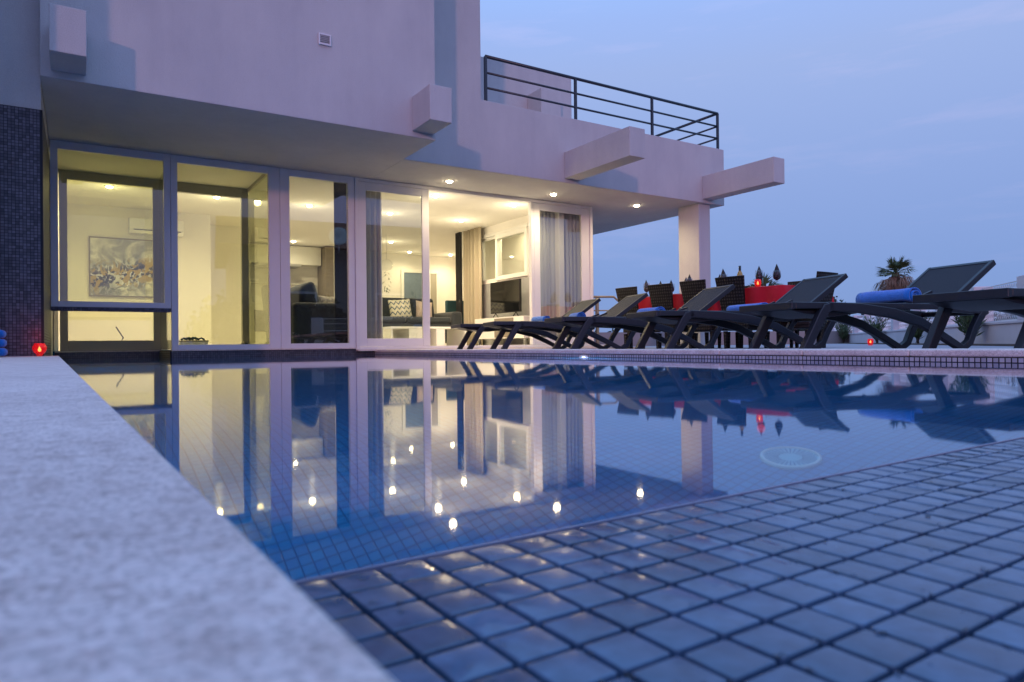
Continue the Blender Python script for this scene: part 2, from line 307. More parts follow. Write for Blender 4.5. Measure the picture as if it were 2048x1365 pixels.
# ---------------------------------------------------------------- mesh helper
class MB:
    def __init__(s): s.bm = bmesh.new()
    def quad(s, pts):
        vs = [s.bm.verts.new(p) for p in pts]; return s.bm.faces.new(vs)
    def box(s, x0, x1, y0, y1, z0, z1, rz=0, piv=None):
        P = [(x0, y0, z0), (x1, y0, z0), (x1, y1, z0), (x0, y1, z0), (x0, y0, z1), (x1, y0, z1), (x1, y1, z1), (x0, y1, z1)]
        if rz:
            cx, cyy = piv if piv else ((x0+x1)/2, (y0+y1)/2); c, q = math.cos(rz), math.sin(rz)
            P = [(cx+(x-cx)*c-(y-cyy)*q, cyy+(x-cx)*q+(y-cyy)*c, z) for x, y, z in P]
        return s.hexa(P)
    def hexa(s, P):
        v = [s.bm.verts.new(p) for p in P]
        for f in ((0, 3, 2, 1), (4, 5, 6, 7), (0, 1, 5, 4), (1, 2, 6, 5), (2, 3, 7, 6), (3, 0, 4, 7)): s.bm.faces.new([v[i] for i in f])
        return s
    def prism(s, poly, ax, a, b):
        """extrude 2-D polygon along axis ax from a to b"""
        def pt(p, t):
            if ax == 0: return (t, p[0], p[1])
            if ax == 1: return (p[0], t, p[1])
            return (p[0], p[1], t)
        A = [s.bm.verts.new(pt(p, a)) for p in poly]; B = [s.bm.verts.new(pt(p, b)) for p in poly]
        n = len(poly); s.bm.faces.new(A); s.bm.faces.new(B[::-1])
        for i in range(n): s.bm.faces.new([A[i], B[i], B[(i+1) % n], A[(i+1) % n]])
        return s
    def tube(s, pts, r, n=8, caps=True):
        pts = [Vector(p) for p in pts]; rings = []
        rr = r if isinstance(r, (list, tuple)) else [r]*len(pts)
        for i, p in enumerate(pts):
            d = (pts[min(i+1, len(pts)-1)]-pts[max(i-1, 0)]).normalized()
            a = d.cross(Vector((0, 0, 1)))
            if a.length < 1e-3: a = d.cross(Vector((1, 0, 0)))
            a.normalize(); b = d.cross(a)
            rings.append([s.bm.verts.new(p+(a*math.cos(2*math.pi*k/n)+b*math.sin(2*math.pi*k/n))*rr[i]) for k in range(n)])
        for A, B in zip(rings, rings[1:]):
            for k in range(n): s.bm.faces.new([A[k], A[(k+1) % n], B[(k+1) % n], B[k]])
        if caps: s.bm.faces.new(rings[0][::-1]); s.bm.faces.new(rings[-1])
        return s
    def lathe(s, prof, c=(0, 0, 0), n=20, close=True):
        rings = []
        for r, z in prof:
            if r < 1e-5: rings.append([s.bm.verts.new((c[0], c[1], c[2]+z))])
            else: rings.append([s.bm.verts.new((c[0]+r*math.cos(2*math.pi*k/n), c[1]+r*math.sin(2*math.pi*k/n), c[2]+z)) for k in range(n)])
        for A, B in zip(rings, rings[1:]):
            for k in range(n):
                k2 = (k+1) % n
                f = [A[k % len(A)], A[k2 % len(A)], B[k2 % len(B)], B[k % len(B)]]
                u = []
                for x in f:
                    if x not in u: u.append(x)
                if len(u) > 2: s.bm.faces.new(u)
        if close:
            for rg in (rings[0], rings[-1]):
                if len(rg) > 2: s.bm.faces.new(rg)
        return s
    def grid(s, f, nu, nv):
        V = [[s.bm.verts.new(f(i/nu, j/nv)) for j in range(nv+1)] for i in range(nu+1)]
        for i in range(nu):
            for j in range(nv): s.bm.faces.new([V[i][j], V[i+1][j], V[i+1][j+1], V[i][j+1]])
        return s
    def strip(s, path, w, t, horizontal=True):
        """bar of rectangular section (w across the lounger = y, t in the xz plane) along an xz path"""
        n = len(path); L_, R2 = [], []
        for i, (x, z) in enumerate(path):
            x0, z0 = path[max(i-1, 0)]; x1, z1 = path[min(i+1, n-1)]
            d = Vector((x1-x0, z1-z0)).normalized(); nx, nz = -d.y, d.x
            tt = t[i] if isinstance(t, (list, tuple)) else t
            L_.append([(x+nx*tt/2, z+nz*tt/2), (x-nx*tt/2, z-nz*tt/2)])
        y0, y1 = w
        rings = [[s.bm.verts.new((a[0], y0, a[1])), s.bm.verts.new((a[0], y1, a[1])), s.bm.verts.new((b[0], y1, b[1])), s.bm.verts.new((b[0], y0, b[1]))] for a, b in L_]
        for A, B in zip(rings, rings[1:]):
            for k in range(4): s.bm.faces.new([A[k], A[(k+1) % 4], B[(k+1) % 4], B[k]])
        s.bm.faces.new(rings[0][::-1]); s.bm.faces.new(rings[-1])
        return s
    def build(s, name, material, parent=None, bevel=0, seg=2, smooth=False, solid=0, sub=0):
        bmesh.ops.recalc_face_normals(s.bm, faces=s.bm.faces[:])
        me = bpy.data.meshes.new(name); s.bm.to_mesh(me); s.bm.free()
        me.materials.append(material)
        o = bpy.data.objects.new(name, me); C.objects.link(o)
        if parent is not None: o.parent = parent
        if smooth:
            for p in me.polygons: p.use_smooth = True
        if solid:
            q = o.modifiers.new('solid', 'SOLIDIFY'); q.thickness = solid
        if bevel:
            q = o.modifiers.new('bevel', 'BEVEL'); q.width = bevel; q.segments = seg; q.limit_method = 'ANGLE'; q.angle_limit = R_(40)
            for p in me.polygons: p.use_smooth = True
            wn_ = o.modifiers.new('wn', 'WEIGHTED_NORMAL'); wn_.keep_sharp = False
        if sub:
            q = o.modifiers.new('sub', 'SUBSURF'); q.levels = sub; q.render_levels = sub
        return o
def tag(o, label, cat, group=None):
    o['label'] = label; o['category'] = cat
    if group: o['group'] = group
    return o
def structure(o): o['kind'] = 'structure'; return o
def thing(name, loc=(0, 0, 0), rz=0, label='', cat='', group=None):
    o = bpy.data.objects.new(name, None); C.objects.link(o); o.location = loc; o.rotation_euler = (0, 0, rz); o.empty_display_size = .1
    return tag(o, label, cat, group)
def copy_tree(o, parent=None):
    c = o.copy(); C.objects.link(c)
    if parent: c.parent = parent
    for ch in list(o.children): copy_tree(ch, c)
    return c

# ---------------------------------------------------------------- pool frame (turned 1.4 degrees from the house)
PT = R_(1.45)
EX = Vector((math.cos(PT), math.sin(PT), 0)); EY = Vector((-math.sin(PT), math.cos(PT), 0))
def PP(a, b, z=0): return (EX*a+EY*b+Vector((0, 0, z)))[:]
LE, RE, NE = 0.042, 3.63, 0.325     # left edge, right edge, near (overflow) edge in pool coordinates
def pool_obj(name, mb, m, **k):
    o = mb.build(name, m, **k); o.rotation_euler = (0, 0, PT); return o
# terrain, terrace
t = MB()
t.grid(lambda u, v: ((u-.5)*1600, (v-.5)*1600, -1.2 - 5*min(1, (max(0, math.hypot((u-.5)*1600, (v-.5)*1600)-40)/80))), 80, 80)
structure(t.build('ground', M['terrain'], smooth=True))
# paved terrace right of the pool
t = MB(); t.box(RE+.43, 30, -6, 24, -.15, .03)
structure(pool_obj('terrace', t, M['deck']))
t = MB(); t.box(-6, LE-.46, -3, 7.2, -.15, .03)
structure(pool_obj('side_terrace', t, M['deck']))
# copings
t = MB()
yy = -.6
while yy < 7.1:
    y2 = min(yy+.62, 7.14) if yy > .3 else yy+1.6
    t.box(LE-.46, LE+.0022, yy, y2-.004, .018, .058); yy = y2
structure(pool_obj('pool_coping', t, M['stone'], bevel=.0022, seg=3))
t = MB(); yy = -.6
while yy < 8.6:
    t.box(RE, RE+.43, yy, yy+.598, .026, .062); yy += .60
structure(pool_obj('pool_coping', t, M['stone'], bevel=.009, seg=3))
# shell
D_ = 1.15
t = MB(); t.box(LE-.2, RE+.2, NE, 10.9, -D_-.1, -D_)
structure(pool_obj('pool_floor', t, M['poolmosaic']))
t = MB(); t.box(RE+.003, RE+.2, -.6, 8.9, -.0, .026)
structure(pool_obj('pool_wall', t, M['bandmosaic']))
t = MB(); t.box(RE+.003, RE+.2, NE, 10.9, -D_, -.0005)
structure(pool_obj('pool_wall', t, M['poolmosaic_y']))
t = MB(); t.box(LE-.2, LE-.004, -.6, 10.9, -D_, .018)
structure(pool_obj('pool_wall', t, M['poolmosaic_y']))
t = MB(); t.box(LE-.004, RE+.003, NE-.10, NE-.002, -D_, -.012)
structure(pool_obj('pool_wall', t, M['poolmosaic_x']))
t = MB(); t.box(-.4, .93, 10.2, 10.35, -D_, .09); t.box(.93, 3.62, 8.9, 9.05, -D_, -.001); t.box(.93, .99, 9.05, 10.2, -D_, .09)
structure(t.build('pool_wall', M['poolmosaic_x']))
# water sheet with a rounded lip at the overflow edge
t = MB()
rows = [(NE-.001, 0), (NE+.002, 0), (1.2, 0), (3, 0), (6, 0), (10.9, 0)]
V = [[t.bm.verts.new((x, y, z)) for x in (LE-.01, RE+.002)] for y, z in rows]
for a, b in zip(V, V[1:]): t.bm.faces.new([a[0], a[1], b[1], b[0]])
o = pool_obj('water', t, M['water'], smooth=True); structure(o)
# overflow ledge: grout bed + pillow-shaped tiles
t = MB(); t.box(LE-.003, RE+.003, -1.6, NE-.004, -.02, -.0042)
structure(pool_obj('overflow_ledge_bed', t, M['grout']))
t = MB(); t.box(LE-.004, RE+.003, NE-.0030, NE-.0006, -.012, .0004)
structure(pool_obj('lip_shine_strip', t, mat('painted_lip_shine', (.16, .18, .27), .2), bevel=.0006))  # bright line on the water's lip put in as a pale coloured strip
t = MB(); p_ = .025; g = .0012
CLR = t.bm.loops.layers.float_color.new('rnd')
rnd = random.Random(3)
def ledge_tile(bm, x, y):
    hx = p_/2-g; tx, ty = rnd.gauss(0, .004), rnd.gauss(0, .006); dz = rnd.gauss(0, .00012)
    k = .0014
    rings = []
    for inset, z in ((0, -.0045), (0, -.0007), (.0002, -.00025), (.0005, -.00008), (.0010, 0)):
        e = hx-inset; c = k if inset < .003 else k*.5; pts = []
        for sx, sy in ((1, 1), (-1, 1), (-1, -1), (1, -1)):
            cx, cyy = sx*(e-c), sy*(e-c)
            a0 = math.atan2(sy, sx)
            for q in (-R_(45), -R_(15), R_(15), R_(45)):
                pts.append((cx+c*math.cos(a0+q)*1.0, cyy+c*math.sin(a0+q)))
        rings.append([bm.verts.new((x+a, y+b, z+a*tx+b*ty+dz)) for a, b in pts])
    n = len(rings[0])
    for A, B in zip(rings, rings[1:]):
        for i in range(n): bm.faces.new([A[i], A[(i+1) % n], B[(i+1) % n], B[i]])
    bm.faces.new(rings[-1])
    bm.faces.ensure_lookup_table(); rv = rnd.random()
    for fi in range(len(bm.faces)-1, len(bm.faces)-2-n*(len(rings)-1), -1):
        for lp in bm.faces[fi].loops: lp[CLR] = (rv, rv, rv, 1)
x = LE+p_*.1
nx = 0
while x < RE:
    lim = 1.6 if x < 1.2 else .8
    y = NE-.0045-p_/2
    while y > -(.25 if x < 1.4 else .1):
        ledge_tile(t.bm, x+p_/2*0, y); y -= p_
    x += p_
me_o = pool_obj('overflow_ledge', t, M['tile'], smooth=True)
structure(me_o)
# water drops clinging to the tile edges
t = MB(); rnd = random.Random(11)
for k in range(900):
    i = rnd.randrange(0, 60); j = rnd.randrange(0, 14)
    x = LE+p_*.1+i*p_; y = NE-.0045-p_/2-j*p_
    if rnd.random() < .8:
        if rnd.random() < .5: x += rnd.uniform(-.5, .5)*p_; y += rnd.choice((-.42, .40))*p_
        else: y += rnd.uniform(-.5, .5)*p_; x += rnd.choice((-.42, .42))*p_
    else: x += rnd.uniform(-.4, .4)*p_; y += rnd.uniform(-.4, .4)*p_
    r = rnd.uniform(.0004, .0015)
    for q in range(rnd.choice((1, 1, 2, 4))):
        a, b = x+rnd.uniform(-.002, .002), y+rnd.uniform(-.002, .002); rr = r*rnd.uniform(.6, 1)
        t.lathe([(rr, -.001), (rr*.95, rr*.25), (rr*.65, rr*.6), (0, rr*.75)], (a, b, 0), n=8, close=False)
o = pool_obj('water_drops', t, M['drop'], smooth=True); o['kind'] = 'stuff'

# ---------------------------------------------------------------- HOUSE
house = thing('villa', label='two storey white rendered villa with glazed front, roof terrace and projecting beams', cat='house')
def hp(name, mb, m, **k): return mb.build(name, M[m] if isinstance(m, str) else m, parent=k.pop('parent', house), **k)
Y0 = 8.9
def bx(*a, **k): return MB().box(*a, **k)
hp('upper_wall', bx(-.245, 3.36, 6.85, 15.9, 2.37, 6.8), 'plaster', bevel=.008)
hp('terrace_parapet', MB().prism([(3.362, 2.372), (9.08, 2.372), (9.08, 3.30), (4.46, 3.30), (4.46, 6.8), (3.362, 6.8)], 1, 7.75, 15.9), 'plaster', bevel=.008)
hp('penthouse_wall', bx(4.462, 7.27, 9.5, 15.0, 3.302, 4.71), 'plaster', bevel=.008)
hp('penthouse_block', bx(6.35, 6.75, 9.1, 9.498, 3.302, 4.25), 'plaster', bevel=.008)
hp('left_wall', bx(-6, -.247, 7.02, 15.9, 2.135, 6.8), 'plaster')
m_ = MB(); m_.box(-6, -.255, 7.0, 7.02, -.2, 2.13)
hp('mosaic_cladding', m_, 'wallmosaic')
hp('mosaic_cladding', bx(-.255, -.235, 7.0, 8.9, -.2, 2.13), 'sidemosaic')
hp('left_wall', bx(-6, -.256, 7.021, 15.9, -.2, 2.134), 'plaster')
hp('unseen_shadow_wing', bx(-6, -.66, 5.75, 6.99, -.2, 6.8), 'plaster')  # unseen wall block, added to throw shadow on the upper and mosaic walls
# beams
for i, (x0, x1, y1) in enumerate(((-.17, .08, 6.848), (3.075, 3.33, 6.848), (5.79, 6.05, 7.75), (8.56, 8.81, 7.75))):
    hp('beam', bx(x0, x1, 6.40, y1, 2.43, 2.80), 'plaster', bevel=.008)
hp('column', bx(8.545, 8.81, 7.82, 8.27, .03, 2.372), 'plaster', bevel=.008)
# band under the facade, sill and step
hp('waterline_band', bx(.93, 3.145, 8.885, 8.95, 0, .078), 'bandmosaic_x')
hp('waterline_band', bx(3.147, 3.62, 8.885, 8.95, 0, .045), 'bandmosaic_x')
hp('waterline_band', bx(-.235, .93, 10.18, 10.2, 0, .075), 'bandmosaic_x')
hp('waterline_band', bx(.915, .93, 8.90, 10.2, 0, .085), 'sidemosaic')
hp('sill', bx(.93, 3.145, 8.86, 8.96, .079, .092), 'stone')
hp('sill', bx(3.147, 7.25, 8.80, 8.96, .048, .066), 'stone')
hp('step', bx(3.62, 7.8, 8.42, 8.799, .03, .052), 'stone')
hp('sill', bx(-.235, .93, 10.15, 10.22, .076, .088), 'stone')
# floor + inner walls
hp('inner_floor', bx(.94, 7.2, 8.97, 10.2, -.1, .095), 'floor')
hp('inner_floor', bx(-.25, 8.7, 10.36, 15.8, -.1, .095), 'floor')
hp('inner_wall', bx(-.246, 1.91, 12.5, 12.6, .095, 2.369), 'plaster2')
hp('inner_wall', bx(1.81, 1.91, 12.601, 13.5, .095, 2.369), 'plaster2')
hp('inner_wall', bx(1.81, 2.75, 13.501, 13.6, .095, 2.369), 'plaster2')
hp('inner_wall', bx(2.65, 2.75, 13.601, 15.7, .095, 2.369), 'plaster2')
hp('inner_wall', bx(-.246, -.2, 10.36, 12.5, .095, 2.369), 'plaster2')
# the ceilings: white skin under the slab, inside only
hp('inner_ceiling', bx(-.235, 7.18, 8.98, 15.7, 2.350, 2.3695), 'plaster2')
hp('inner_ceiling', bx(7.181, 8.7, 12.0, 15.7, 2.350, 2.3695), 'plaster2')
# back wall with opening X 6.72..7.70, z .095..1.96
bw = MB(); bw.box(2.751, 6.72, 15.7, 15.85, .095, 2.349); bw.box(7.70, 8.7, 15.7, 15.85, .095, 2.349); bw.box(6.721, 7.699, 15.7, 15.85, 1.96, 2.349)
hp('inner_wall', bw, 'plaster2')
hp('inner_wall', bx(8.6, 8.7, 12.0, 15.699, .095, 2.349), 'plaster2')
# outer right wall of the building and side partition
hp('outer_wall', bx(7.19, 7.3, 9.0, 12.0, .03, 2.373), 'plaster')
hp('outer_wall', bx(7.301, 8.72, 11.9, 11.999, .03, 2.373), 'plaster')
hp('outer_wall', bx(8.721, 8.8, 11.9, 15.9, .03, 2.373), 'plaster')
# partition X=6.6 with a window opening Y 9.85..11.45, z 1.32..2.12
pw = MB(); pw.box(6.6, 6.7, 9.0, 9.85, .095, 2.349); pw.box(6.6, 6.7, 11.55, 12.1, .095, 2.349)
pw.box(6.6, 6.7, 9.851, 11.549, 2.14, 2.349); pw.box(6.6, 6.7, 9.851, 11.549, .095, 1.30)
hp('inner_wall', pw, 'plaster2')

def frame_rect(mb, x0, x1, z0, z1, w, y0, y1, wb=None, wt=None, wr=None):
    wb = w if wb is None else wb; wt = w if wt is None else wt; wr = w if wr is None else wr
    mb.box(x0, x0+w, y0, y1, z0, z1); mb.box(x1-wr, x1, y0, y1, z0, z1)
    mb.box(x0+w, x1-wr, y0, y1, z0, z0+wb); mb.box(x0+w, x1-wr, y0, y1, z1-wt, z1)
def window(x0, x1, z0, z1, w, gm='glass', name='window', wb=None, wt=None, ext=0.0, wr=None, y0=Y0-.02, y1=Y0+.05, label=None, fm='frame'):
    mb = MB(); frame_rect(mb, x0, x1, z0, z1, w, y0, y1, wb, wt, wr)
    f = hp(name, mb, fm, bevel=.003)
    if label: f['label'] = label
    wr_ = w if wr is None else wr
    hp('pane', bx(x0+w-.004, x1-wr_+.004, y0+.03, y0+.036, z0+(w if wb is None else wb)-.004, z1-(w if wt is None else wt)+.004), gm, parent=f)
    return f
# outer glazing, left to right
hp('gap_strip', bx(-.235, .926, 8.88, 8.95, .530, .574), 'wallmosaic')  # dark mosaic strip filling the gap below the hung window
window(-.235, .926, .575, 2.371-.003, .068, 'glass_y', wb=.062, wt=.085, label='large hung window over the pool recess')
f = window(.930, 2.168, .093, 2.368, .072, 'glass_y', wb=.058, wt=.085, wr=.135)
f = window(2.172, 3.142, .093, 2.368, .118, 'glass', wb=.062, wt=.085, wr=.088)
# sliding door set
sd_ = hp('sliding_door', MB().box(3.146, 3.19, 8.87, 8.97, .067, 2.368).box(7.14, 7.19, 8.87, 8.97, .067, 2.368).box(3.191, 7.139, 8.87, 8.97, 2.325, 2.368).box(3.191, 7.139, 8.87, 8.97, .067, .105), 'frame', bevel=.003)
def leaf(x0, x1, y0):
    mb = MB(); frame_rect(mb, x0, x1, .107, 2.322, .108, y0, y0+.035)
    l = hp('door_leaf', mb, 'frame', bevel=.004, parent=sd_)
    return l
l1 = leaf(3.192, 4.235, 8.88)
hp('pane', bx(3.296, 4.131, 8.893, 8.899, .211, 2.218), 'glass', parent=house)
l2 = leaf(6.035, 7.075, 8.88)
hp('pane', bx(6.139, 6.971, 8.893, 8.899, .211, 2.218), 'glass', parent=house)
hp('door_post', bx(5.985, 6.034, 8.885, 8.96, .107, 2.322), 'frame', parent=sd_)
hp('door_stile', bx(7.076, 7.138, 8.885, 8.93, .107, 2.322), 'frame', parent=sd_)
# recess glazing behind the left window, grey olive frame
window(-.18, .94, .09, 2.31, .085, 'glass_y', name='garden_door', wb=.13, wt=.07, y0=10.2, y1=10.26, fm='olive')
hp('door_post', bx(.945, 1.02, 10.2, 10.3, .09, 2.349), 'plaster2')
hp('header', bx(-.235, 2.06, 10.2, 10.28, 2.311, 2.349), 'olive')
hp('header', bx(1.021, 1.96, 10.2, 10.28, 2.22, 2.31), 'olive')
hp('door_post', bx(1.965, 2.055, 10.2, 10.28, .096, 2.31), 'olive')
hp('side_glazing', bx(2.05, 2.056, 8.96, 10.199, .1, 2.349), 'glass_y')
hp('header', bx(2.04, 2.066, 8.96, 10.199, 2.30, 2.3495), 'olive')
hp('recess_side', bx(.932, .938, 8.96, 10.199, .1, 2.349), 'glass_y')
# louvre vent high on the wall
vt = hp('wall_vent', MB().box(2.065, 2.19, 6.83, 6.849, 3.145, 3.16).box(2.065, 2.19, 6.83, 6.849, 3.243, 3.258).box(2.065, 2.078, 6.83, 6.849, 3.16, 3.243).box(2.177, 2.19, 6.83, 6.849, 3.16, 3.243), 'frame')
mb = MB()
for k in range(5):
    z = 3.163+k*.0165; mb.hexa([(2.078, 6.832, z), (2.177, 6.832, z), (2.177, 6.847, z+.008), (2.078, 6.847, z+.008), (2.078, 6.832, z+.003), (2.177, 6.832, z+.003), (2.177, 6.847, z+.011), (2.078, 6.847, z+.011)])
hp('vent_slats', mb, 'frame', parent=vt)
# inner sliding window in the partition and its black-out behind
mb = MB()
def ywin(mb, x0, x1, y0, y1, z0, z1, w):
    mb.box(x0, x1, y0, y0+w, z0, z1); mb.box(x0, x1, y1-w, y1, z0, z1); mb.box(x0, x1, y0+w, y1-w, z0, z0+w); mb.box(x0, x1, y0+w, y1-w, z1-w, z1)
ywin(mb, 6.56, 6.66, 9.90, 10.95, 1.30, 2.14, .075)
f = hp('inner_window', mb, 'lacquer', bevel=.003)
hp('pane', bx(6.60, 6.606, 9.97, 10.88, 1.37, 2.07), 'glass', parent=f)
mb = MB(); ywin(mb, 6.60, 6.68, 10.90, 11.54, 1.30, 2.14, .05)
f = hp('inner_window', mb, 'lacquer', bevel=.003)
hp('pane', bx(6.63, 6.636, 10.95, 11.49, 1.35, 2.09), 'glass', parent=f)
hp('inner_wall', bx(7.15, 7.188, 9.01, 11.89, .095, 2.349), 'plaster2')
hp('inner_wall', bx(6.71, 7.149, 11.80, 11.89, .095, 2.349), 'plaster2')
hp('grey_wall_panel', bx(6.585, 6.5995, 9.2, 12.0, .10, 1.27), 'greywall')
hp('roller_box', bx(6.56, 6.70, 9.86, 11.54, 2.141, 2.20), 'lacquer')
# window in the back wall
mb = MB(); frame_rect(mb, 6.70, 7.72, .3, 1.98, .07, 15.64, 15.70); mb.box(7.42, 7.48, 15.64, 15.70, .37, 1.91)
f = hp('back_window', mb, 'lacquer', bevel=.003)
hp('side_blind', bx(7.48, 7.66, 15.655, 15.662, .37, 1.91), 'olive', parent=f)
hp('pane', bx(6.77, 7.42, 15.67, 15.676, .37, 1.91), 'glass', parent=f)
hp('blind', bx(6.77, 7.42, 15.655, 15.662, .37, 1.91), mat('blue_grey_blind', (.16, .21, .27), .9, var=.2, vscale=6), parent=f)

# balcony railing
rl = thing('balcony_railing', (4.58, 7.84, 3.30), label='dark steel railing with three rails round the roof terrace', cat='railing')
H_ = .62
mb0 = [(0, 0), (1.49, 0), (2.98, 0), (4.46, 0)]
for (x, y) in mb0: bx(x-.018, x+.018, y-.018, y+.018, 0, H_).build('post', M['rail'], rl, bevel=.004)
for k, z in enumerate((.205, .405, H_)):
    MB().tube([(0, 0, z), (4.46, 0, z)], .022 if k == 2 else .015, 10).build('rail', M['rail'], rl, smooth=True)
    MB().tube([(4.46, 0, z), (4.46, 6.5, z)], .022 if k == 2 else .015, 10).build('rail', M['rail'], rl, smooth=True)
for y in (1.6, 3.2, 4.8): bx(4.442, 4.478, y-.018, y+.018, 0, H_).build('post', M['rail'], rl)

# ---------------------------------------------------------------- recessed spotlights
spot0 = None
def spot(x, y, z, label, watt, group, size=.09):
    global spot0
    if spot0 is None:
        t_ = thing('ceiling_spotlight', (x, y, z), 0, label, 'spotlight', group)
        MB().lathe([(.062, -.001), (.062, -.006), (.044, -.008), (.044, -.001)], n=24, close=False).build('trim_ring', M['lampring'], t_, smooth=True)
        MB().lathe([(.043, -.0045), (.038, -.016), (.022, -.026), (0, -.030)], n=20, close=False).build('lamp_lens', M['lampglow'], t_, smooth=True)
        spot0 = t_
    else:
        t_ = copy_tree(spot0); t_.location = (x, y, z); t_['label'] = label; t_['group'] = group
    inside = group == G1
    def lamp(kind, w_, dz):
        ld = bpy.data.lights.new('spot_or_fill_lamp', kind); ld.energy = w_; ld.color = (1, .86, .59) if inside else (1, .80, .46); ld.shadow_soft_size = .05
        if kind == 'SPOT': ld.spot_size = R_(165); ld.spot_blend = .9
        lo = bpy.data.objects.new('spot_or_fill_lamp', ld); C.objects.link(lo); lo.parent = t_; lo.location = (0, 0, dz); lo.visible_glossy = kind == 'SPOT'
    lamp('SPOT', watt, -.03)
    if inside: lamp('POINT', watt*.13, -.30)  # added fill point below each spotlight, lightens the ceiling
G1 = 'spotlights recessed in the living room ceiling'; G2 = 'spotlights recessed under the roof terrace'
for x, y, l in ((4.35, 8.46, 'lit outdoor soffit spotlight above the head of the open door'),
                (6.08, 8.42, 'warm lit spotlight in the outdoor soffit above the right sliding door leaf'),
                (7.77, 8.44, 'warm lit spotlight in the outdoor soffit between the door and the column')):
    spot(x, y, 2.374, l, SOFFIT_W*11, G2)
for x, y, l in ((.39, 10.95, 'lit ceiling spotlight behind the top of the left hung window'),
                (1.76, 10.95, 'lit ceiling spotlight behind the top of the second window from the mosaic wall'),
                (3.12, 10.9, 'lit ceiling spotlight behind the top of the window over the armchair'),
                (4.47, 10.9, 'lit ceiling spotlight nearest the top of the closed left door leaf'),
                (5.83, 10.9, 'lit ceiling spotlight midway in the open doorway, above the curtain'),
                (4.54, 9.3, 'lit ceiling spotlight just inside the top left corner of the open doorway'),
                (5.93, 9.3, 'lit ceiling spotlight just inside the top right corner of the open doorway'),
                (5.7, 13.85, 'lit ceiling spotlight seen through the left door leaf, middle of its three'),
                (6.7, 15.15, 'lit ceiling spotlight above the back window with the blue grey blind'),
                (7.8, 15.15, 'lit ceiling spotlight by the back wall, left of the beige curtain'),
                (3.88, 14.75, 'lit ceiling spotlight over the kitchen hood'),
                (6.93, 10.6, 'lit ceiling spotlight in the side room seen through the inner window')):
    spot(x, y, 2.350, l, LAMP_W*(2.4 if y < 14 and x < 6.8 else .8), G1)

# ---------------------------------------------------------------- interior things
def curtain(name, p0, p1, z0, z1, amp, waves, material, label, group=None, seed=0):
    rn = random.Random(seed); ph = [rn.uniform(-.6, .6) for _ in range(waves+2)]
    p0 = Vector(p0+(0,)); p1 = Vector(p1+(0,)); d = (p1-p0); nrm = Vector((-d.y, d.x, 0)).normalized()
    def f(u, v):
        w_ = waves*u*2*math.pi+ph[min(int(u*waves), waves)]*.5
        a = amp*(math.sin(w_)+.25*math.sin(2.3*w_+1))*(.75+.35*(1-v))
        p = d*u+nrm*a; return (p.x, p.y, z0+(z1-z0)*v)
    o = MB().grid(f, waves*14, 10).build(name, material, solid=.004, smooth=True)
    o.location = p0; return tag(o, label, 'curtain', group)
curtain('curtain', (3.22, 9.13), (3.62, 9.13), .11, 2.345, .030, 5, M['curtain'], 'grey pleated curtain drawn behind the post between window and left door leaf', seed=1)
bx(2.935, 3.16, 9.10, 9.11, .11, 2.345).build('tmp', M['dark'])
o = bpy.data.objects['tmp']; o.name = 'blackout_curtain'; tag(o, 'dark flat curtain lining standing behind the right part of the armchair window', 'curtain')
curtain('curtain', (6.10, 9.11), (7.10, 9.11), .11, 2.345, .028, 13, M['curtain'], 'long pleated grey curtain behind the right sliding door leaf', seed=2)
curtain('curtain', (6.47, 11.30), (6.47, 12.02), .11, 2.345, .055, 5, M['curtain_b'], 'beige pleated curtain hanging inside beyond the open doorway', seed=3)
o = bx(6.40, 6.44, 12.02, 12.22, .11, 2.345).build('curtain', M['dark']); tag(o, 'narrow dark curtain at the left edge of the beige curtain', 'curtain')
curtain('curtain', (7.08, 9.9), (7.08, 10.75), 1.0, 2.0, .03, 9, M['curtain'], 'dim grey curtain seen through the inner window behind the television', seed=4)
# painting
pt = thing('painting', (.685, 12.498, 1.395), label='wide abstract canvas in white, black and gold in a thin dark frame', cat='painting')
bx(-.505, .505, -.028, -.002, -.445, .445).build('canvas', M['art'], pt)
mb = MB(); frame_rect(mb, -.525, .525, -.465, .465, .02, -.034, -.001); mb.build('picture_frame', M['wood'], pt)
# air conditioner
ac = thing('air_conditioner', (1.09, 12.498, 2.06), label='white wall mounted air conditioner above the abstract painting', cat='air conditioner')
MB().prism([(-.19, .11), (-.005, .14), (-.005, -.12), (-.15, -.12), (-.21, -.05)], 0, -.39, .39).build('casing', M['lacquer'], ac, bevel=.012, seg=3)
bx(-.33, .35, -.208, -.16, -.075, -.065).build('outlet_slot', M['black'], ac, bevel=.002)
# kitchen
kb = thing('kitchen_unit', (2.80, 15.69, .095), label='white kitchen base units with pale worktop along the back wall', cat='kitchen unit')
bx(0, 2.0, -.6, 0, 0, .93).build('base_cabinet', M['lacquer'], kb, bevel=.004)
bx(-.01, 2.01, -.63, 0, .931, .97).build('worktop', M['lacquer'], kb)
bx(.35, .95, -.606, -.601, .35, .80).build('oven', M['black'], kb)
bx(1.1, 1.6, -.606, -.601, .35, .80).build('oven', M['black'], kb)
MB().tube([(.75, -.3, .97), (.75, -.3, 1.22), (.75, -.38, 1.27), (.75, -.45, 1.22)], .012, 8).build('tap', M['steel'], kb, smooth=True)
ku = thing('wall_cabinet', (2.80, 15.69, 1.93), label='white kitchen wall cabinets above the cooker hood', cat='cabinet')
bx(0, .45, -.36, 0, 0, .40).build('cabinet_door', M['lacquer'], ku, bevel=.004); bx(.455, 1.15, -.36, 0, 0, .40).build('cabinet_door', M['lacquer'], ku, bevel=.004); bx(1.155, 1.84, -.36, 0, 0, .40).build('cabinet_door', M['lacquer'], ku, bevel=.004)
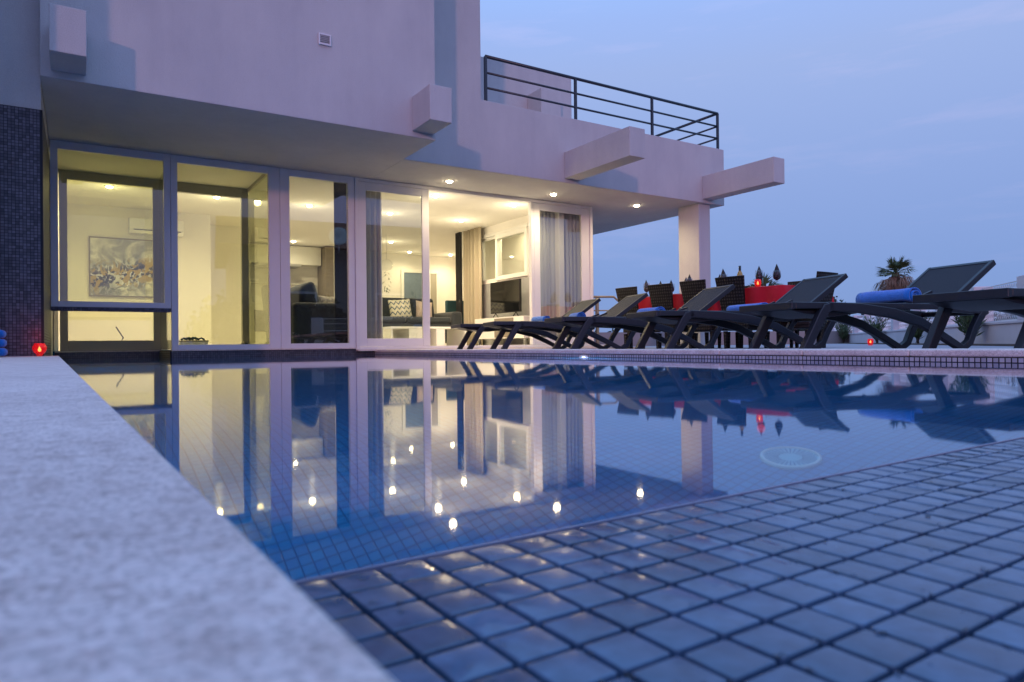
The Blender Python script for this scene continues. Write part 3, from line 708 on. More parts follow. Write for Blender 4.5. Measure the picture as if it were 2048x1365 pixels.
tag(bx(3.25, 4.15, 15.15, 15.68, 1.86, 1.915).build('cooker_hood', M['steel'], bevel=.004), 'flat steel cooker hood above the kitchen worktop', 'cooker hood')
tu = thing('tall_cupboard', (4.66, 15.69, .095), label='tall greige kitchen cupboard at the right end of the kitchen', cat='cupboard')
bx(0, .18, -.62, 0, 0, 2.24).build('side_panel', M['wood'], tu, bevel=.003); bx(.181, .66, -.60, 0, 0, 2.24).build('cupboard_door', M['lacquer'], tu, bevel=.003)
tag(bx(2.82, 4.60, 15.50, 15.69, 1.50, 1.53).build('kitchen_shelf', M['lacquer']), 'white open shelf above the kitchen worktop', 'shelf')
# cushions
def cushion(name, loc, w, h, th, rot, material, label):
    def f(sgn):
        def g(u, v):
            a, b = 2*u-1, 2*v-1
            e = (1-abs(a)**2.6)*(1-abs(b)**2.6)
            pin = 1-.07*(abs(a)**3)*(1-abs(b)) - .0
            return (a*w/2*(1-.06*(1-b*b)*abs(a)), sgn*th/2*max(e, 0)**.45, b*h/2*(1-.06*(1-a*a)*abs(b)))
        return g
    mb = MB(); mb.grid(f(1), 14, 14); mb.grid(f(-1), 14, 14)
    bmesh.ops.remove_doubles(mb.bm, verts=mb.bm.verts[:], dist=.0004)
    o = mb.build(name, material, smooth=True); o.location = loc; o.rotation_euler = rot
    return tag(o, label, 'cushion')
# armchair by the glass (seen from behind / side)
arm = thing('armchair', (2.98, 9.95, .095), label='charcoal armchair close behind the glass of the dark window', cat='armchair')
bx(-.42, .42, -.35, .6, .06, .36).build('seat', M['sofa'], arm, bevel=.05, seg=4)
bx(-.52, .45, -.58, -.36, .04, .62).build('armrest', M['sofa'], arm, bevel=.06, seg=4)
bx(-.52, .45, .61, .83, .04, .62).build('armrest', M['sofa'], arm, bevel=.06, seg=4)
MB().hexa([(-.62, -.34, .06), (-.40, -.34, .06), (-.40, .6, .06), (-.62, .6, .06), (-.70, -.34, .93), (-.52, -.34, .93), (-.52, .6, .93), (-.70, .6, .93)]).build('backrest', M['sofa'], arm, bevel=.06, seg=4)
MB().hexa([(-.38, -.32, .37), (.02, -.32, .37), (.02, .5, .37), (-.38, .5, .37), (-.36, -.32, .86), (-.16, -.32, .96), (-.16, .5, .96), (-.36, .5, .86)]).build('back_cushion', M['sofa'], arm, bevel=.08, seg=5)
cushion('cushion', (3.18, 10.35, .70), .4, .38, .14, (R_(20), 0, R_(25)), M['pillow3'], 'grey patterned cushion lying on the charcoal armchair')
# sofa
sf = thing('sofa', (5.35, 12.4, .095), label='dark three seat sofa beyond the white coffee table', cat='sofa')
bx(-1.15, .78, -.5, .42, .08, .44).build('seat', M['sofa'], sf, bevel=.05, seg=4)
bx(-1.15, -.16, -.52, .2, .441, .56).build('seat_cushion', M['sofa'], sf, bevel=.05, seg=4)
bx(-.15, .78, -.52, .2, .441, .56).build('seat_cushion', M['sofa'], sf, bevel=.05, seg=4)
MB().hexa([(-1.2, .20, .3), (.80, .20, .3), (.80, .45, .3), (-1.2, .45, .3), (-1.2, .32, .97), (.80, .32, .97), (.80, .5, .97), (-1.2, .5, .97)]).build('backrest', M['sofa'], sf, bevel=.05, seg=4)
bx(.79, 1.02, -.52, .48, .06, .67).build('armrest', M['sofa'], sf, bevel=.06, seg=4)
bx(-1.42, -1.16, -.52, .48, .06, .67).build('armrest', M['sofa'], sf, bevel=.06, seg=4)
cushion('cushion', (5.18, 12.16, .80), .46, .40, .15, (R_(-12), R_(-4), 0), M['pillow'], 'cream cushion with dark blue arrow pattern on the sofa')
cushion('cushion', (5.72, 12.26, .80), .36, .36, .13, (R_(-12), R_(6), 0), M['pillow2'], 'plain pale pink cushion beside the arrow patterned one')
# coffee table: two open white boxes
ct = thing('coffee_table', (4.95, 10.9, .095), label='low white coffee table made of two open boxes', cat='coffee table')
bx(-.62, .78, -.35, .35, .30, .335).build('table_top', M['lacquer'], ct, bevel=.004)
for xs in ((-.62, -.585), (-.30, .0), (.20, .36), (.745, .78)): bx(xs[0], xs[1], -.34, .34, 0, .299).build('table_panel', M['lacquer'], ct)
# dining chair indoors
tc_ = thing('dining_chair', (7.05, 13.5, .095), label='petrol blue upholstered dining chair left of the dark curtain', cat='chair')
bx(-.24, .24, -.06, .04, .42, 1.0).build('backrest', M['teal'], tc_, bevel=.03, seg=3); bx(-.24, .24, .04, .5, .38, .48).build('seat', M['teal'], tc_, bevel=.03, seg=3)
for sx in (-.2, .2):
    for sy in (-.02, .46): bx(sx-.02, sx+.02, sy-.02, sy+.02, 0, .38).build('leg', M['black'], tc_)
# television on its cabinet
tv = thing('television', (6.25, 10.1, .585), rz=0, label='flat television switched off on the low white cabinet', cat='television')
bx(-.02, .02, -.48, .48, .075, .625).build('casing', M['black'], tv, bevel=.004)
bx(-.0215, -.0205, -.468, .468, .09, .612).build('screen', M['screen'], tv)
for sy in (-.33, .33):
    MB().tube([(0, sy, .08), (-.09, sy-.06, .004)], .008, 6).tube([(0, sy, .08), (.09, sy+.06, .004)], .008, 6).build('stand_leg', M['black'], tv)
tvc = thing('television_cabinet', (6.28, 10.1, .095), label='low white cabinet under the television', cat='cabinet')
bx(-.22, .22, -.85, .75, .12, .48).build('carcass', M['lacquer'], tvc, bevel=.004)
for sy in (-.8, .7): bx(-.18, -.14, sy-.02, sy+.02, 0, .12).build('leg', M['steel'], tvc); bx(.14, .18, sy-.02, sy+.02, 0, .12).build('leg', M['steel'], tvc)
bx(-.232, -.221, -.55, .05, .14, .46).build('door', M['wood'], tvc)
# pendant lamp / hanging ornament
pl = thing('hanging_ornament', (5.25, 13.0, 2.349), label='glass bowl ornament with leaves hanging behind the left door leaf', cat='ornament')
MB().tube([(0, 0, 0), (0, 0, -.52)], .004, 6).build('cord', M['steel'], pl)
MB().lathe([(.05, -.50), (.12, -.56), (.13, -.64), (.08, -.71), (0, -.73)], n=20, close=False).build('glass_bowl', M['winglass'], pl, smooth=True)
mb = MB(); rn = random.Random(5)
for k in range(26):
    a = rn.uniform(0, 6.28); z = -.74-rn.uniform(0, .40); r = rn.uniform(.01, .07); p = Vector((r*math.cos(a), r*math.sin(a), z)); d = Vector((math.cos(a), math.sin(a), -.9)).normalized()*.07; s_ = d.cross(Vector((0, 0, 1))).normalized()*.012
    mb.quad([p-s_*.2, p+d*.5-s_, p+d, p+d*.5+s_])
mb.build('trailing_leaves', M['leaf'], pl)
# odds and ends on the floor of the glazed bay
bxo = thing('storage_box', (1.26, 9.62, .095), rz=R_(6), label='low cream storage box standing behind the second window', cat='box')
bx(-.15, .15, -.1, .1, 0, .10).build('box_body', M['plaster2'], bxo, bevel=.004); bx(-.155, .155, -.105, .105, .10, .115).build('lid', M['wood'], bxo, bevel=.003)
mb = MB(); rn = random.Random(9)
for k in range(9):
    x = rn.uniform(-.13, .1); mb.tube([(x, rn.uniform(-.06, .06), .012), (x+.03, rn.uniform(-.05, .05), .022+rn.uniform(0, .02)), (x+.07, rn.uniform(-.05, .05), .01)], .011, 6)
o = mb.build('folded_cloth', M['teal'], smooth=True); o.location = (1.24, 9.62, .21); tag(o, 'crumpled teal cloth lying on the cream storage box', 'cloth')
mb = MB()
mb.lathe([(.0, 0), (.05, 0), (.06, .03), (.045, .07), (.02, .085), (0, .085)], (0, 0, 0), n=14, close=False); mb.lathe([(.0, 0), (.045, 0), (.055, .03), (.04, .055), (0, .06)], (.09, .03, 0), n=14, close=False)
o = mb.build('shoes', M['black'], smooth=True); o.location = (1.90, 9.75, .095); tag(o, 'pair of small dark shoes on the floor near the inner glass frame', 'shoes')

# ---------------------------------------------------------------- LOUNGERS
LZ = .03; SZ = .349   # deck height, seat height above it
def make_lounger():
    L0 = thing('sun_lounger', (0, 0, LZ), label='x', cat='sun lounger', group='anthracite sun loungers in a row along the pool')
    W_, Ls, Lb, be = .565, 1.42, .60, R_(35)
    # seat frame: raised rim
    m1 = MB()
    m1.box(0, .035, 0, W_, SZ-.05, SZ); m1.box(.0351, Ls+.25, 0, .03, SZ-.045, SZ-.001); m1.box(.0351, Ls+.25, W_-.03, W_, SZ-.045, SZ-.001)
    m1.build('seat_frame', M['resin'], L0, bevel=.006, seg=3)
    MB().box(.036, Ls-.01, .031, W_-.031, SZ-.014, SZ-.006).build('seat_sling', M['sling'], L0)
    # moulded belly under the foot part
    MB().prism([(.04, SZ-.051), (.16, SZ-.075), (.40, SZ-.10), (.62, SZ-.075), (.75, SZ-.051)], 1, .06, W_-.06).build('under_panel', M['resin'], L0, bevel=.01, seg=3)
    b = MB(); ca, sa = math.cos(be), math.sin(be)
    def bp(d, y, o_): return (Ls+d*ca-o_*sa, y, SZ-.01+d*sa+o_*ca)
    def bar(d0, d1, ya, yb, o0, o1):
        b.hexa([bp(d0, ya, o0), bp(d1, ya, o0), bp(d1, yb, o0), bp(d0, yb, o0), bp(d0, ya, o1), bp(d1, ya, o1), bp(d1, yb, o1), bp(d0, yb, o1)])
    bar(0, Lb, 0, .03, -.035, .01); bar(0, Lb, W_-.03, W_, -.035, .01); bar(Lb-.035, Lb, .0301, W_-.0301, -.034, .009)
    br = b.build('backrest', M['resin'], L0, bevel=.006, seg=3)
    b = MB(); bar2 = [bp(0, .031, -.004), bp(Lb-.036, .031, -.004), bp(Lb-.036, W_-.031, -.004), bp(0, W_-.031, -.004), bp(0, .031, .004), bp(Lb-.036, .031, .004), bp(Lb-.036, W_-.031, .004), bp(0, W_-.031, .004)]
    b.hexa(bar2); b.build('back_sling', M['sling'], br)
    bz = SZ-.055
    for y0, y1 in ((-.012, .038), (W_-.038, W_+.012)):
        # front leg slanting to the foot end
        MB().strip([(.35, SZ-.022), (.29, SZ-.045), (.255, SZ-.09), (.10, .0)], (y0, y1), [.05, .070, .066, .060]).build('front_leg', M['resin'], L0, bevel=.007, seg=3)
        # long arched side beam running down to the rear foot
        pth = [(.31, SZ-.028), (.60, SZ-.040), (.90, SZ-.075), (1.15, SZ-.135), (1.36, .115), (1.56, .015)]
        MB().strip(pth, (y0, y1), [.060, .068, .072, .066, .055, .05]).build('side_arch', M['resin'], L0, bevel=.007, seg=3)
        # rear leg curving up from the same foot to the rear rail
        MB().strip([(1.56, .012), (1.64, .06), (1.69, .16), (1.75, .25), (1.80, SZ-.05)], (y0, y1), [.05, .055, .055, .055, .05]).build('rear_leg', M['resin'], L0, bevel=.007, seg=3)
        MB().strip([(Ls-.05, SZ-.035), (1.6, SZ-.045), (1.83, SZ-.055)], (y0+.003, y1-.003), [.05, .05, .05]).build('rear_rail', M['resin'], L0, bevel=.007, seg=3)
    MB().box(1.78, 1.83, .04, W_-.04, SZ-.08, SZ-.04).build('rear_crossbar', M['resin'], L0, bevel=.006)
    MB().strip([(1.02, SZ-.06), (1.45, SZ+.10)], (.15, .17), .02).strip([(1.02, SZ-.06), (1.45, SZ+.10)], (W_-.17, W_-.15), .02).build('back_support', M['resin'], L0)
    return L0
lg0 = make_lounger()
LG = [((4.05, 7.62), -14.5, 'sun lounger farthest from the camera, its foot in front of the coffee table'),
      ((4.00, 6.72), -17, 'sun lounger second farthest, its raised back in front of the handrail and first wicker chair'),
      ((4.00, 5.42), -17, 'sun lounger in the middle of the row, its back hiding the second wicker chair'),
      ((4.03, 4.16), -16, 'sun lounger whose raised back stands in front of the red tablecloth end'),
      ((4.09, 2.93), -13.5, 'sun lounger with the tall raised back beside the palm tree, second nearest'),
      ((4.12, 1.66), -12, 'nearest sun lounger, only its foot end in view at the right edge')]
def roll_towel(loc, rz, label, r=.048, ln=.34, flat=1.0):
    mb = MB()
    pts = []
    n = 60
    for i in range(n+1):
        a = i/n*2*math.pi*2.6; rr = .010+(r-.010)*i/n; pts.append((rr*math.cos(a), rr*math.sin(a)*flat))
    def f(u, v):
        x, z = pts[min(int(round(u*n)), n)]; wob = 1+.03*math.sin(7*v+3*u)
        return (x*wob, (v-.5)*ln+.006*math.sin(9*u), z*wob+r*flat)
    mb.grid(f, n, 8)
    o = mb.build('rolled_towel', M['towel'], solid=.007, smooth=True); o.location = loc; o.rotation_euler = (0, 0, rz)
    return tag(o, label, 'towel', 'rolled blue towels')
TW = ['rolled blue towel on the farthest lounger, partly behind the next foot end', 'rolled blue towel with spiral end on the second farthest lounger', 'rolled blue towel with spiral end on the middle lounger',
      'flat looking blue towel on the lounger in front of the red tablecloth', 'biggest rolled blue towel, on the lounger beside the palm tree']
for i, ((x, y), a, lab) in enumerate(LG):
    o = lg0 if i == 0 else copy_tree(lg0)
    o.location = (x, y, LZ); o.rotation_euler = (0, 0, R_(a)); o['label'] = lab
    if i < 5:
        d = (1.18, 1.12, 1.10, 1.08, 1.16)[i]; e = Vector((math.cos(R_(a)), math.sin(R_(a)), 0)); s = Vector((-e.y, e.x, 0))
        p = Vector((x, y, LZ+SZ-.006))+e*d+s*.29
        roll_towel(p, R_(a)+R_((8, -4, 3, 2, -3)[i]), TW[i], r=(.060, .062, .062, .060, .066)[i], ln=(.36, .38, .42, .48, .52)[i], flat=(1, 1, .95, .72, 1)[i])

# ---------------------------------------------------------------- dining set on the terrace
TX0, TX1, TY0, TY1, TZ = 6.98, 7.92, 5.12, 7.95, .78
tb = thing('dining_table', ((TX0+TX1)/2, (TY0+TY1)/2, .03), label='long outdoor dining table hidden under a red tablecloth', cat='table')
hx, hy = (TX1-TX0)/2, (TY1-TY0)/2
bx(-hx, hx, -hy, hy, .70, .742).build('table_top', M['black'], tb)
for sx in (-1, 1):
    for sy in (-1, 1): bx(sx*(hx-.08)-.03, sx*(hx-.08)+.03, sy*(hy-.1)-.03, sy*(hy-.1)+.03, 0, .70).build('leg', M['black'], tb)
# cloth
mb = MB(); per = []
N_ = 220
ax, ay = hx+.012, hy+.012
tot = 4*(ax+ay)
def perim(s):
    s = s % tot
    if s < 2*ax: return (-ax+s, -ay, 0, -1)
    s -= 2*ax
    if s < 2*ay: return (ax, -ay+s, 1, 0)
    s -= 2*ay
    if s < 2*ax: return (ax-s, ay, 0, 1)
    s -= 2*ax
    return (-ax, ay-s, -1, 0)
rings = []
for lv, (dz, fl) in enumerate(((0, 0), (-.01, .004), (-.12, .010), (-.26, .02), (-.40, .03))):
    ring = []
    for i in range(N_):
        s = tot*i/N_; x, y, nx_, ny_ = perim(s); cn = min(abs(abs(x)-ax)+abs(abs(y)-ay), .2)
        f_ = fl*(1.3*math.sin(s*21)+.7*math.sin(s*9.3+1)) + fl*.8
        if cn < .06: f_ += fl*1.5
        ring.append(mb.bm.verts.new((x+nx_*f_, y+ny_*f_, .745+dz)))
    rings.append(ring)
for A, B in zip(rings, rings[1:]):
    for i in range(N_): mb.bm.faces.new([A[i], A[(i+1) % N_], B[(i+1) % N_], B[i]])
mb.bm.faces.new(rings[0])
o = mb.build('tablecloth', M['red'], smooth=True); o.location = ((TX0+TX1)/2, (TY0+TY1)/2, .03); tag(o, 'red tablecloth with folds hanging over the long outdoor table', 'tablecloth')
for p in o.data.polygons:
    if len(p.vertices) > 4: p.use_smooth = False
def make_chair():
    ch = thing('wicker_chair', label='x', cat='chair', group='dark wicker chairs round the red table')
    # back at x=0, sitter faces +x ; local
    def back(u, v):
        wv = .150+.045*v; y = (2*u-1)*wv; z = .40+.49*v
        return (-.02-.10*v-.010*(1-(2*u-1)**2), y, z)
    MB().grid(back, 10, 10).build('backrest', M['rattan'], ch, solid=.03, smooth=False)
    bx(-.02, .42, -.19, .19, .36, .42).build('seat', M['rattan'], ch, bevel=.012)
    bx(-.01, .41, -.185, .185, .24, .358).build('skirt', M['rattan'], ch, bevel=.01)
    for sx in (.015, .375):
        for sy in (-.19, .15): MB().hexa([(sx-.0, sy, 0), (sx+.03, sy, 0), (sx+.03, sy+.03, 0), (sx-.0, sy+.03, 0), (sx-.008, sy-.004, .22), (sx+.034, sy-.004, .22), (sx+.034, sy+.036, .22), (sx-.008, sy+.036, .22)]).build('leg', M['rattan'], ch)
    return ch
ch0 = make_chair()
CH = [((6.84, 7.54), 6, 'dark wicker chair at the far left end of the red table, behind the second lounger'),
      ((6.90, 6.93), 9, 'dark wicker chair left of the column, second from the handrail'),
      ((6.90, 6.33), 6, 'dark wicker chair in front of the column'),
      ((6.92, 5.75), 8, 'nearest dark wicker chair right of the column, beside the wine bottle'),
      ((7.42, 4.97), 92, 'dark wicker chair at the near head of the red table'),
      ((8.05, 5.70), 184, 'dark wicker chair across the red table, its top showing behind the plates'),
      ((8.02, 6.45), 178, 'dark wicker chair across the red table, behind the wine bottle'),
      ((8.03, 7.25), 181, 'dark wicker chair across the red table, nearest the column')]
for i, ((x, y), a, lab) in enumerate(CH):
    o = ch0 if i == 0 else copy_tree(ch0)
    o.location = (x, y, .03); o.rotation_euler = (0, 0, R_(a)); o['label'] = lab
# wine glasses with black napkins
gz = .776
def make_glass():
    g_ = thing('wine_glass', label='x', cat='wine glass', group='wine glasses on the red table')
    MB().lathe([(.034, 0), (.034, .003), (.006, .008), (.0045, .08), (.012, .095), (.034, .12), (.040, .15), (.034, .195), (.033, .195), (.039, .15), (.033, .121), (.010, .098), (0, .097)], n=20, close=False).build('glass_bowl', M['winglass'], g_, smooth=True)
    return g_
def make_napkin():
    mb = MB()
    mb.lathe([(.004, .10), (.026, .12), (.033, .145), (.027, .19), (.015, .245), (0, .295)], n=7, close=False)
    for v in mb.bm.verts:
        v.co.x += .05*max(0, v.co.z-.17)
    return mb.build('napkin', M['black_napkin'])
g0 = make_glass(); n0 = make_napkin()
tag(n0, 'x', 'napkin', 'black napkins folded in the wine glasses')
GL = [((7.28, 7.71), 'left of the second wicker chair'), ((7.56, 7.70), 'left one behind the second wicker chair'), ((7.69, 7.60), 'right one behind the second wicker chair'),
      ((7.59, 7.21), 'left one of two in front of the column'), ((7.30, 6.87), 'right one of two in front of the column'), ((7.59, 6.58), 'left one of two between column and bottle'),
      ((7.29, 6.25), 'right one of two between column and bottle'), ((7.27, 5.67), 'directly right of the wine bottle'), ((7.51, 5.59), 'alone at the right end of the table')]
for i, ((x, y), lab) in enumerate(GL):
    g_ = g0 if i == 0 else copy_tree(g0); n_ = n0 if i == 0 else copy_tree(n0)
    g_.location = (x, y, gz); g_.scale = (1.3, 1.3, 1.22); g_['label'] = 'stemmed glass with black napkin, '+lab
    n_.location = (x, y, gz+.001); n_.rotation_euler = (0, 0, random.uniform(0, 6)); n_['label'] = 'black napkin in the wine glass, '+lab
    s_ = random.uniform(.95, 1.08); n_.scale = (1.42*s_, 1.42*s_, s_*1.02)
b_ = thing('wine_bottle', (7.09, 5.82, gz), label='white wine bottle with black neck foil on the red table', cat='bottle')
MB().lathe([(0, 0), (.037, 0), (.038, .01), (.038, .17), (.030, .205), (.015, .235), (.014, .285)], n=24, close=False).build('bottle_body', M['bottle'], b_, smooth=True)
MB().lathe([(.0155, .225), (.0155, .298), (0, .299)], n=20, close=False).build('neck_foil', M['foil'], b_, smooth=True)
MB().lathe([(.0385, .05), (.0385, .13)], n=24, close=False).build('bottle_label', M['label'], b_, smooth=True)
def make_plate():
    return MB().lathe([(0, 0), (.07, 0), (.085, .004), (.13, .014), (.132, .017), (.085, .009), (0, .006)], n=32, close=False).build('plate', M['china'], smooth=True)
p0 = make_plate(); tag(p0, 'x', 'plate', 'white plates set on the red table')
PL = [((7.16, 7.48), 'white plate on the red table behind the first wicker chair'), ((7.17, 6.93), 'white plate on the red table behind the second wicker chair'), ((7.17, 6.33), 'white plate on the red table in front of the column'),
      ((7.17, 5.60), 'white plate on the red table next to the red candle jar'), ((7.55, 5.30), 'white plate at the near head of the red table'), ((7.74, 5.72), 'white plate on the far side of the red table by the right glass')]
for i, ((x, y), lab) in enumerate(PL):
    p = p0 if i == 0 else copy_tree(p0); p.location = (x, y, gz); p['label'] = lab
# ---------------------------------------------------------------- candles
def lantern(loc, label, s=1.0, ball=False, watt=1.2):
    t_ = thing('candle_holder', loc, 0, label, 'candle holder', 'red glass candle holders')
    if ball: prof = [(.022, 0), (.026, .012), (.03, .02), (.052, .045), (.064, .075), (.062, .098), (.050, .118), (.047, .132), (.044, .132), (.047, .118), (.058, .098), (.060, .075), (.049, .048), (.0, .03)]
    else: prof = [(.034, 0), (.040, .012), (.050, .05), (.052, .09), (.046, .125), (.043, .125), (.049, .09), (.047, .05), (.0, .02)]
    MB().lathe([(r*s, z*s) for r, z in prof], n=24, close=False).build('glass_jar', M['redglass'], t_, smooth=True)
    MB().lathe([(0, .045*s), (.012*s, .05*s), (.016*s, .066*s), (.008*s, .088*s), (0, .10*s)], (0, 0, 0), n=10, close=False).build('flame', M['flame'], t_, smooth=True)
    ld = bpy.data.lights.new('candle_light', 'POINT'); ld.energy = watt; ld.color = (1, .06, .03); ld.shadow_soft_size = .05
    lo = bpy.data.objects.new('candle_light', ld); C.objects.link(lo); lo.parent = t_; lo.location = (0, -.02, .22*s)
    return t_
lantern((-.262, 6.86, .058), 'round red glass candle holder glowing beside the dark mosaic wall', .80, True, .5)
lantern((11.0, 6.42, .031), 'red glass candle holder glowing on the paving below the palm tree', .88, False, .3)
t_ = lantern((7.05, 5.52, gz), 'small red candle jar on the tablecloth right of the wine bottle', .78, False, .05)
# towel stack at the left
ts = thing('towel_stack', (-.53, 6.83, .058), label='stack of three folded blue towels against the mosaic wall', cat='towels')
for k in range(3):
    z = .005+k*.072
    MB().box(-.17, .055-.004*k, -.09, .09, z, z+.066).build('folded_towel', M['towel'], ts, bevel=.030, seg=5)

# ---------------------------------------------------------------- handrail, boundary walls, plants
hr = thing('handrail', (7.70, 9.40, .03), label='brown metal handrail sloping down beyond the villa corner', cat='railing')
MB().tube([(-.5, .2, .90), (.28, -.12, .90), (.62, -.26, .58), (.95, -.40, .30)], .020, 10).build('top_rail', M['wood'], hr, smooth=True)
MB().tube([(-.5, .2, .66), (.28, -.12, .66), (.62, -.26, .34)], .012, 8).build('mid_rail', M['wood'], hr, smooth=True)
bx(-.025, .025, -.02, .02, 0, .88).build('post', M['wood'], hr)
# boundary wall along the oblique far edge of the terrace
P0 = Vector((9.62, 3.72, .0)); DV = Vector((7.87, 6.45, 0)).normalized(); NV = Vector((DV.y, -DV.x, 0))
ang = math.atan2(DV.y, DV.x)
fw = thing('boundary_wall', tuple(P0+NV*.15), ang, label='low white boundary wall with pillars and wavy white wire panels', cat='wall')
bx(-6, 26, 0, .22, -.4, .30).build('wall_base', M['fence_white'], fw, bevel=.008)
bx(-6, 26, -.02, .24, .301, .335).build('wall_cap', M['fence_white'], fw, bevel=.006)
k = -5.8
mesh_p = None
while k < 25:
    bx(k, k+.24, -.01, .23, .336, .86).build('pillar', M['fence_white'], fw, bevel=.008)
    if mesh_p is None:
        mb = MB()
        n_ = 22
        for q in range(n_+1):
            x = .26+q*(1.56/n_); pts = []
            for j in range(11):
                z = .36+.045*j; off = .03*(1 if j % 2 else -1)
                pts.append((x+off*.9, .11, z))
            mb.tube(pts, .0055, 4, caps=False)
        for z in (.35, .52, .70, .83): mb.tube([(.24, .11, z), (1.84, .11, z)], .009, 5)
        mesh_p = mb.build('wire_panel', M['wire'], fw); mesh_p.location = (k, 0, 0)
    else:
        c = mesh_p.copy(); C.objects.link(c); c.parent = fw; c.location = (k, 0, 0)
    k += 1.84
t = MB(); t.box(-6, 26, .245, .52, .0, .052)
o = t.build('planting_bed', M['soil']); o.location = tuple(P0+NV*.13); o.rotation_euler = (0, 0, ang); structure(o)
# second wall closing the terrace at the back
bw_ = bx(0, 16, 0, .2, -.4, .42).build('garden_wall', M['fence_white'], bevel=.01); bw_.location = (8.2, 15.5, 0); bw_.rotation_euler = (0, 0, R_(-14)); tag(bw_, 'low plain garden wall far behind the handrail and table legs', 'wall'); bw_.data.materials[0] = M['housewall']
def oleander(loc, hgt, seed, label):
    rn = random.Random(seed); mb = MB(); st = MB()
    for s_ in range(15):
        a = rn.uniform(0, 6.28); lean = rn.uniform(.05, .55); hh = hgt*rn.uniform(.6, 1)
        p0_ = Vector((rn.uniform(-.03, .03), rn.uniform(-.03, .03), 0)); tip = Vector((math.cos(a)*lean*hh, math.sin(a)*lean*hh, hh))
        st.tube([p0_, (p0_+tip)*.5+Vector((0, 0, .03)), tip], [.005, .004, .002], 5)
        for l in range(34):
            t1 = .18+.82*l/34; p = p0_.lerp(tip, t1); b = rn.uniform(0, 6.28)
            d = Vector((math.cos(b)*.75, math.sin(b)*.75, rn.uniform(.45, 1.2))).normalized()*rn.uniform(.07, .11)*(hgt/.42); sd2 = d.cross(Vector((rn.uniform(-1, 1), rn.uniform(-1, 1), .3))).normalized()*.0075*(hgt/.42)
            mb.quad([p, p+d*.45-sd2, p+d, p+d*.45+sd2])
    t_ = thing('oleander_shrub', loc, 0, label, 'shrub', 'oleander shrubs along the boundary wall')
    mb.build('foliage', M['leaf'], t_); st.build('stems', M['trunk'], t_)
def onwall(tt, off=-.24): p = P0+DV*tt+NV*off; return (p.x, p.y, .052)
for tt, hh, sd2, lb in ((1.15, .50, 1, 'young oleander shrub nearest the right edge of the photo, by the fence pillar'),
                        (4.15, .42, 2, 'young oleander shrub seen under the lounger beside the palm'),
                        (8.0, .46, 3, 'young oleander shrub just right of the red candle on the paving'),
                        (13.6, .55, 4, 'young oleander shrub just left of the red candle on the paving'),
                        (19.5, .6, 5, 'young oleander shrub seen between the lounger legs under the red table')):
    oleander(onwall(tt), hh*1.3, sd2, lb)
def fan_palm(loc, trunk_h, R0, seed, label, skirt=True, nf=46, dead=60, name='fan_palm'):
    rn = random.Random(seed); t_ = thing(name, loc, 0, label, 'palm tree')
    MB().tube([(0, 0, 0), (.02, 0, trunk_h*.5), (0, 0, trunk_h)], [R0*.20, R0*.15, R0*.17], 12).build('trunk', M['trunk'], t_, smooth=True)
    def frond(mb, base, d, ln, fan, droop, nb=13, wd=.03):
        d = d.normalized(); side = d.cross(Vector((0, 0, 1)))
        if side.length < .05: side = Vector((1, 0, 0))
        side.normalize(); up = side.cross(d).normalized()
        stalk = base+d*ln*.5+Vector((0, 0, -droop*.08*ln))
        mb.tube([base, stalk], R0*.014, 4)
        for k in range(nb):
            a = (k/(nb-1)-.5)*fan+rn.uniform(-.05, .05); L1 = ln*.6*(1-.18*abs(a)/(fan/2))*rn.uniform(.85, 1.1); dd = (d*math.cos(a)+side*math.sin(a)+up*rn.uniform(-.12, .12)).normalized()
            mid = stalk+dd*L1*.5; tip = stalk+dd*L1+Vector((0, 0, -droop*L1*rn.uniform(.5, 1))); w_ = (side*math.cos(a)-d*math.sin(a)).normalized()*R0*wd
            mb.quad([stalk, mid-w_, tip, mid+w_])
    g = MB()
    for k in range(nf):
        a = rn.uniform(0, 6.28); el = math.asin(rn.uniform(-.12, .96)); d = Vector((math.cos(a)*math.cos(el), math.sin(a)*math.cos(el), math.sin(el)))
        frond(g, Vector((0, 0, trunk_h)), d, R0*rn.uniform(.78, 1.12), 2.0, rn.uniform(.1, .45))
    g.build('crown', M['palm'], t_)
    if skirt:
        g = MB()
        for k in range(dead):
            a = rn.uniform(0, 6.28); el = R_(rn.uniform(-80, -4)); d = Vector((math.cos(a)*math.cos(el), math.sin(a)*math.cos(el), math.sin(el)))
            frond(g, Vector((0, 0, trunk_h-rn.uniform(0, R0*.5))), d, R0*rn.uniform(.85, 1.3), 1.1, .9, nb=9, wd=.02)
        g.build('dry_fronds', M['drypalm'], t_)
    return t_
dv = Vector((1.0, .545, 0)).normalized()
p = dv*46
fan_palm((p.x, p.y, -3.0), 7.02, 1.12, 3, 'tall fan palm with a brown skirt of dry fronds behind the loungers', nf=40, dead=130)
dv = Vector((.84, .65, 0)).normalized(); p = dv*24
fan_palm((p.x, p.y, -1.2), 2.75, .85, 8, 'small palm behind the red candle jar and wine glasses', skirt=False, nf=26, name='small_palm')
